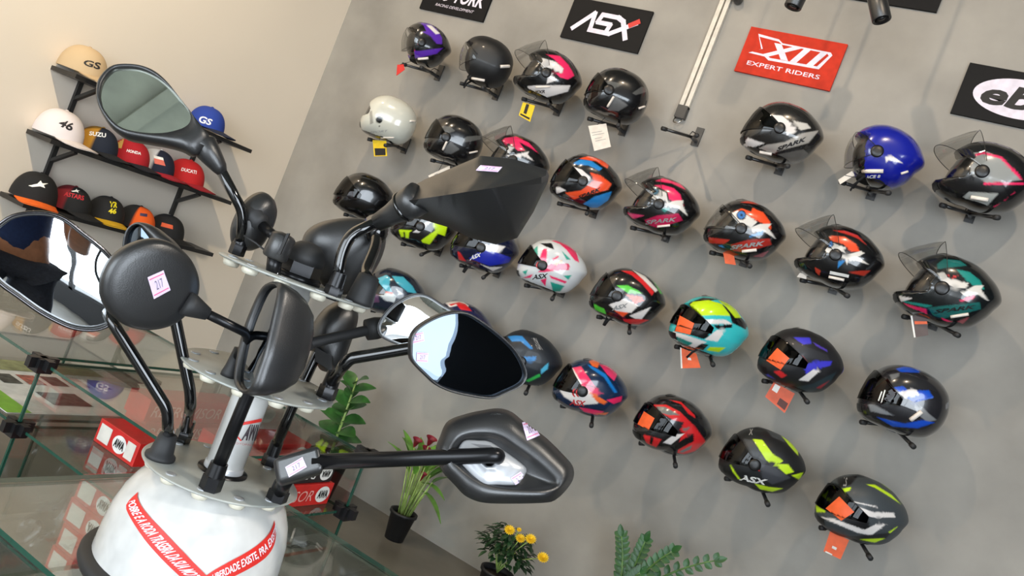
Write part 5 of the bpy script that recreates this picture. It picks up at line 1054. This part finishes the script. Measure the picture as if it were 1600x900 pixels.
# ------------------------------------------------------------------ the person taking the picture, seen only in the mirrors
FWD = V((_f.x, _f.y, 0)).normalized(); RT = V((FWD.y, -FWD.x, 0)); PB = V((EYE.x, EYE.y, 0))-FWD*.42+RT*.02
def L3(r, f, z): return PB+RT*r+FWD*f+UP*z
def skin(name, nodes, edges, m, root, lev=2):
    o = obj(name, [n[0] for n in nodes], [], m, root, True); me = o.data
    me.clear_geometry(); org = origin(root); me.from_pydata([tuple(V(n[0])-org) for n in nodes], edges, []); me.materials.append(m) if not me.materials else None
    md = o.modifiers.new('skin', 'SKIN'); md.use_smooth_shade = True
    for sv, n in zip(me.skin_vertices[0].data, nodes): r = n[1]; sv.radius = r if isinstance(r, tuple) else (r, r)
    me.skin_vertices[0].data[0].use_root = True
    s = o.modifiers.new('sub', 'SUBSURF'); s.levels = s.render_levels = lev
    return o
SK = mat('skin', (190, 138, 108), .5, noise=(30, .06, 3)); SHIRT = mat('blue_cotton_shirt', (40, 62, 112), .85, noise=(60, .08, 4)); JEAN = mat('dark_denim', (48, 56, 72), .85, noise=(90, .12, 4)); HAIR = mat('dark_hair', (30, 22, 18), .6, noise=(120, .3, 4)); SHOE = mat('white_shoe', (200, 198, 192), .6)
pe = thing('person', 'person in blue shirt and dark jeans holding a phone, reflected in the left mirror', 'person', (PB.x, PB.y, 0))
N_ = [(L3(0, 0, .92), (.15, .10)), (L3(0, 0, 1.08), (.13, .09)), (L3(0, .01, 1.24), (.15, .10)), (L3(0, .0, 1.36), (.11, .075)), (L3(0, .0, 1.43), .055), (L3(0, .02, 1.49), .052), (L3(0, .03, 1.56), (.075, .085)), (L3(0, .025, 1.64), (.07, .085)), (L3(0, .02, 1.70), (.045, .05))]
E2 = [(i, i+1) for i in range(8)]
for s in (-1, 1):
    b = len(N_); N_ += [(L3(s*.17, 0, 1.345), .055), (L3(s*.235, .04, 1.17), .044), (L3(s*.25, .10, 1.06), .038), (L3(s*.17, .24, 1.13), .034), (L3(s*.115, .34, 1.19), .023), (L3(s*.098, .375, 1.205), .028)]
    E2 += [(3, b), (b, b+1), (b+1, b+2), (b+2, b+3), (b+3, b+4), (b+4, b+5)]
    b = len(N_); N_ += [(L3(s*.095, 0, .86), .085), (L3(s*.10, .01, .50), .055), (L3(s*.10, -.02, .28), .05), (L3(s*.10, -.02, .08), .035), (L3(s*.105, .10, .035), .03)]
    E2 += [(0, b), (b, b+1), (b+1, b+2), (b+2, b+3), (b+3, b+4)]
skin('body', N_, E2, SK, pe)
for s in (-1, 1):
    for i, (ln, zz) in enumerate(((.062, .02), (.070, .005), (.066, -.012), (.054, -.028))):
        a = L3(s*.098, .378, 1.207+zz); d1 = RT*(-s*.35)+FWD*.6; d2 = RT*(-s*.9)-FWD*.1
        MB().tube([a, a+d1*ln*.5, a+d1*ln*.5+d2*ln*.45], [.0095, .0088, .007], 10).build('finger', SK, pe)
    a = L3(s*.095, .365, 1.19); MB().tube([a, a+RT*(-s*.02)-FWD*.02+UP*.012, a+RT*(-s*.045)-FWD*.008+UP*.02], [.0115, .0105, .008], 10).build('thumb', SK, pe)
S_ = [(L3(0, 0, .86), (.175, .12)), (L3(0, 0, 1.05), (.155, .112)), (L3(0, .01, 1.23), (.172, .12)), (L3(0, 0, 1.35), (.14, .09)), (L3(0, 0, 1.41), .07)]
SE = [(0, 1), (1, 2), (2, 3), (3, 4)]
for s in (-1, 1): b = len(S_); S_ += [(L3(s*.175, 0, 1.345), .068), (L3(s*.225, .03, 1.20), .062)]; SE += [(3, b), (b, b+1)]
skin('shirt', S_, SE, SHIRT, pe)
J_ = [(L3(0, 0, .90), (.16, .115))]; JE = []
for s in (-1, 1): b = len(J_); J_ += [(L3(s*.095, 0, .82), .105), (L3(s*.10, .01, .50), .075), (L3(s*.10, -.02, .12), .06)]; JE += [(0, b), (b, b+1), (b+1, b+2)]
skin('trousers', J_, JE, JEAN, pe)
for s in (-1, 1): skin('shoe', [(L3(s*.10, -.06, .042), .04), (L3(s*.10, .04, .042), .042), (L3(s*.105, .15, .034), .034)], [(0, 1), (1, 2)], SHOE, pe)
MB().lathe(L3(0, .0, 1.60), UP, [(.0875, -.02), (.095, .03), (.09, .08), (.07, .115), (.03, .13)], 24).build('hair', HAIR, pe)
for s in (-1, 1):
    MB().lathe(L3(s*.032, .105, 1.60), FWD, [(.004, .012), (.011, .006), (.013, 0)], 12).build('eye', mat('eye_white', (225, 222, 216), .3), pe)
    MB().lathe(L3(s*.032, .1165, 1.60), FWD, [(.001, .002), (.005, .0015), (.0055, 0)], 12).build('iris', mat('iris_brown', (50, 32, 22), .3), pe)
    MB().lathe(L3(s*.083, .02, 1.585), RT*s, [(.022, 0), (.02, .008), (.008, .01)], 12).build('ear', SK, pe)
MB().tube([L3(0, .108, 1.605), L3(0, .128, 1.575), L3(0, .11, 1.563)], [.006, .013, .01], 10).build('nose', SK, pe)
MB().tube([L3(-.024, .105, 1.535), L3(0, .115, 1.532), L3(.024, .105, 1.535)], [.003, .006, .003], 8).build('mouth', mat('lip', (160, 84, 78), .5), pe)
ph = thing('phone', 'dark phone held up by the person, reflected in the left mirror', 'phone', EYE-_f*.03)
b_ = MB().obox(EYE-_f*.03, _r, _u, _f, .073, .036, .004).build('phone_body', BLK, ph); md = b_.modifiers.new('round', 'BEVEL'); md.width = .003; md.segments = 3
MB().obox(EYE-_f*.0345, _r, _u, _f, .068, .032, .0004).build('screen', mat('phone_screen', (30, 34, 40), .1), ph)
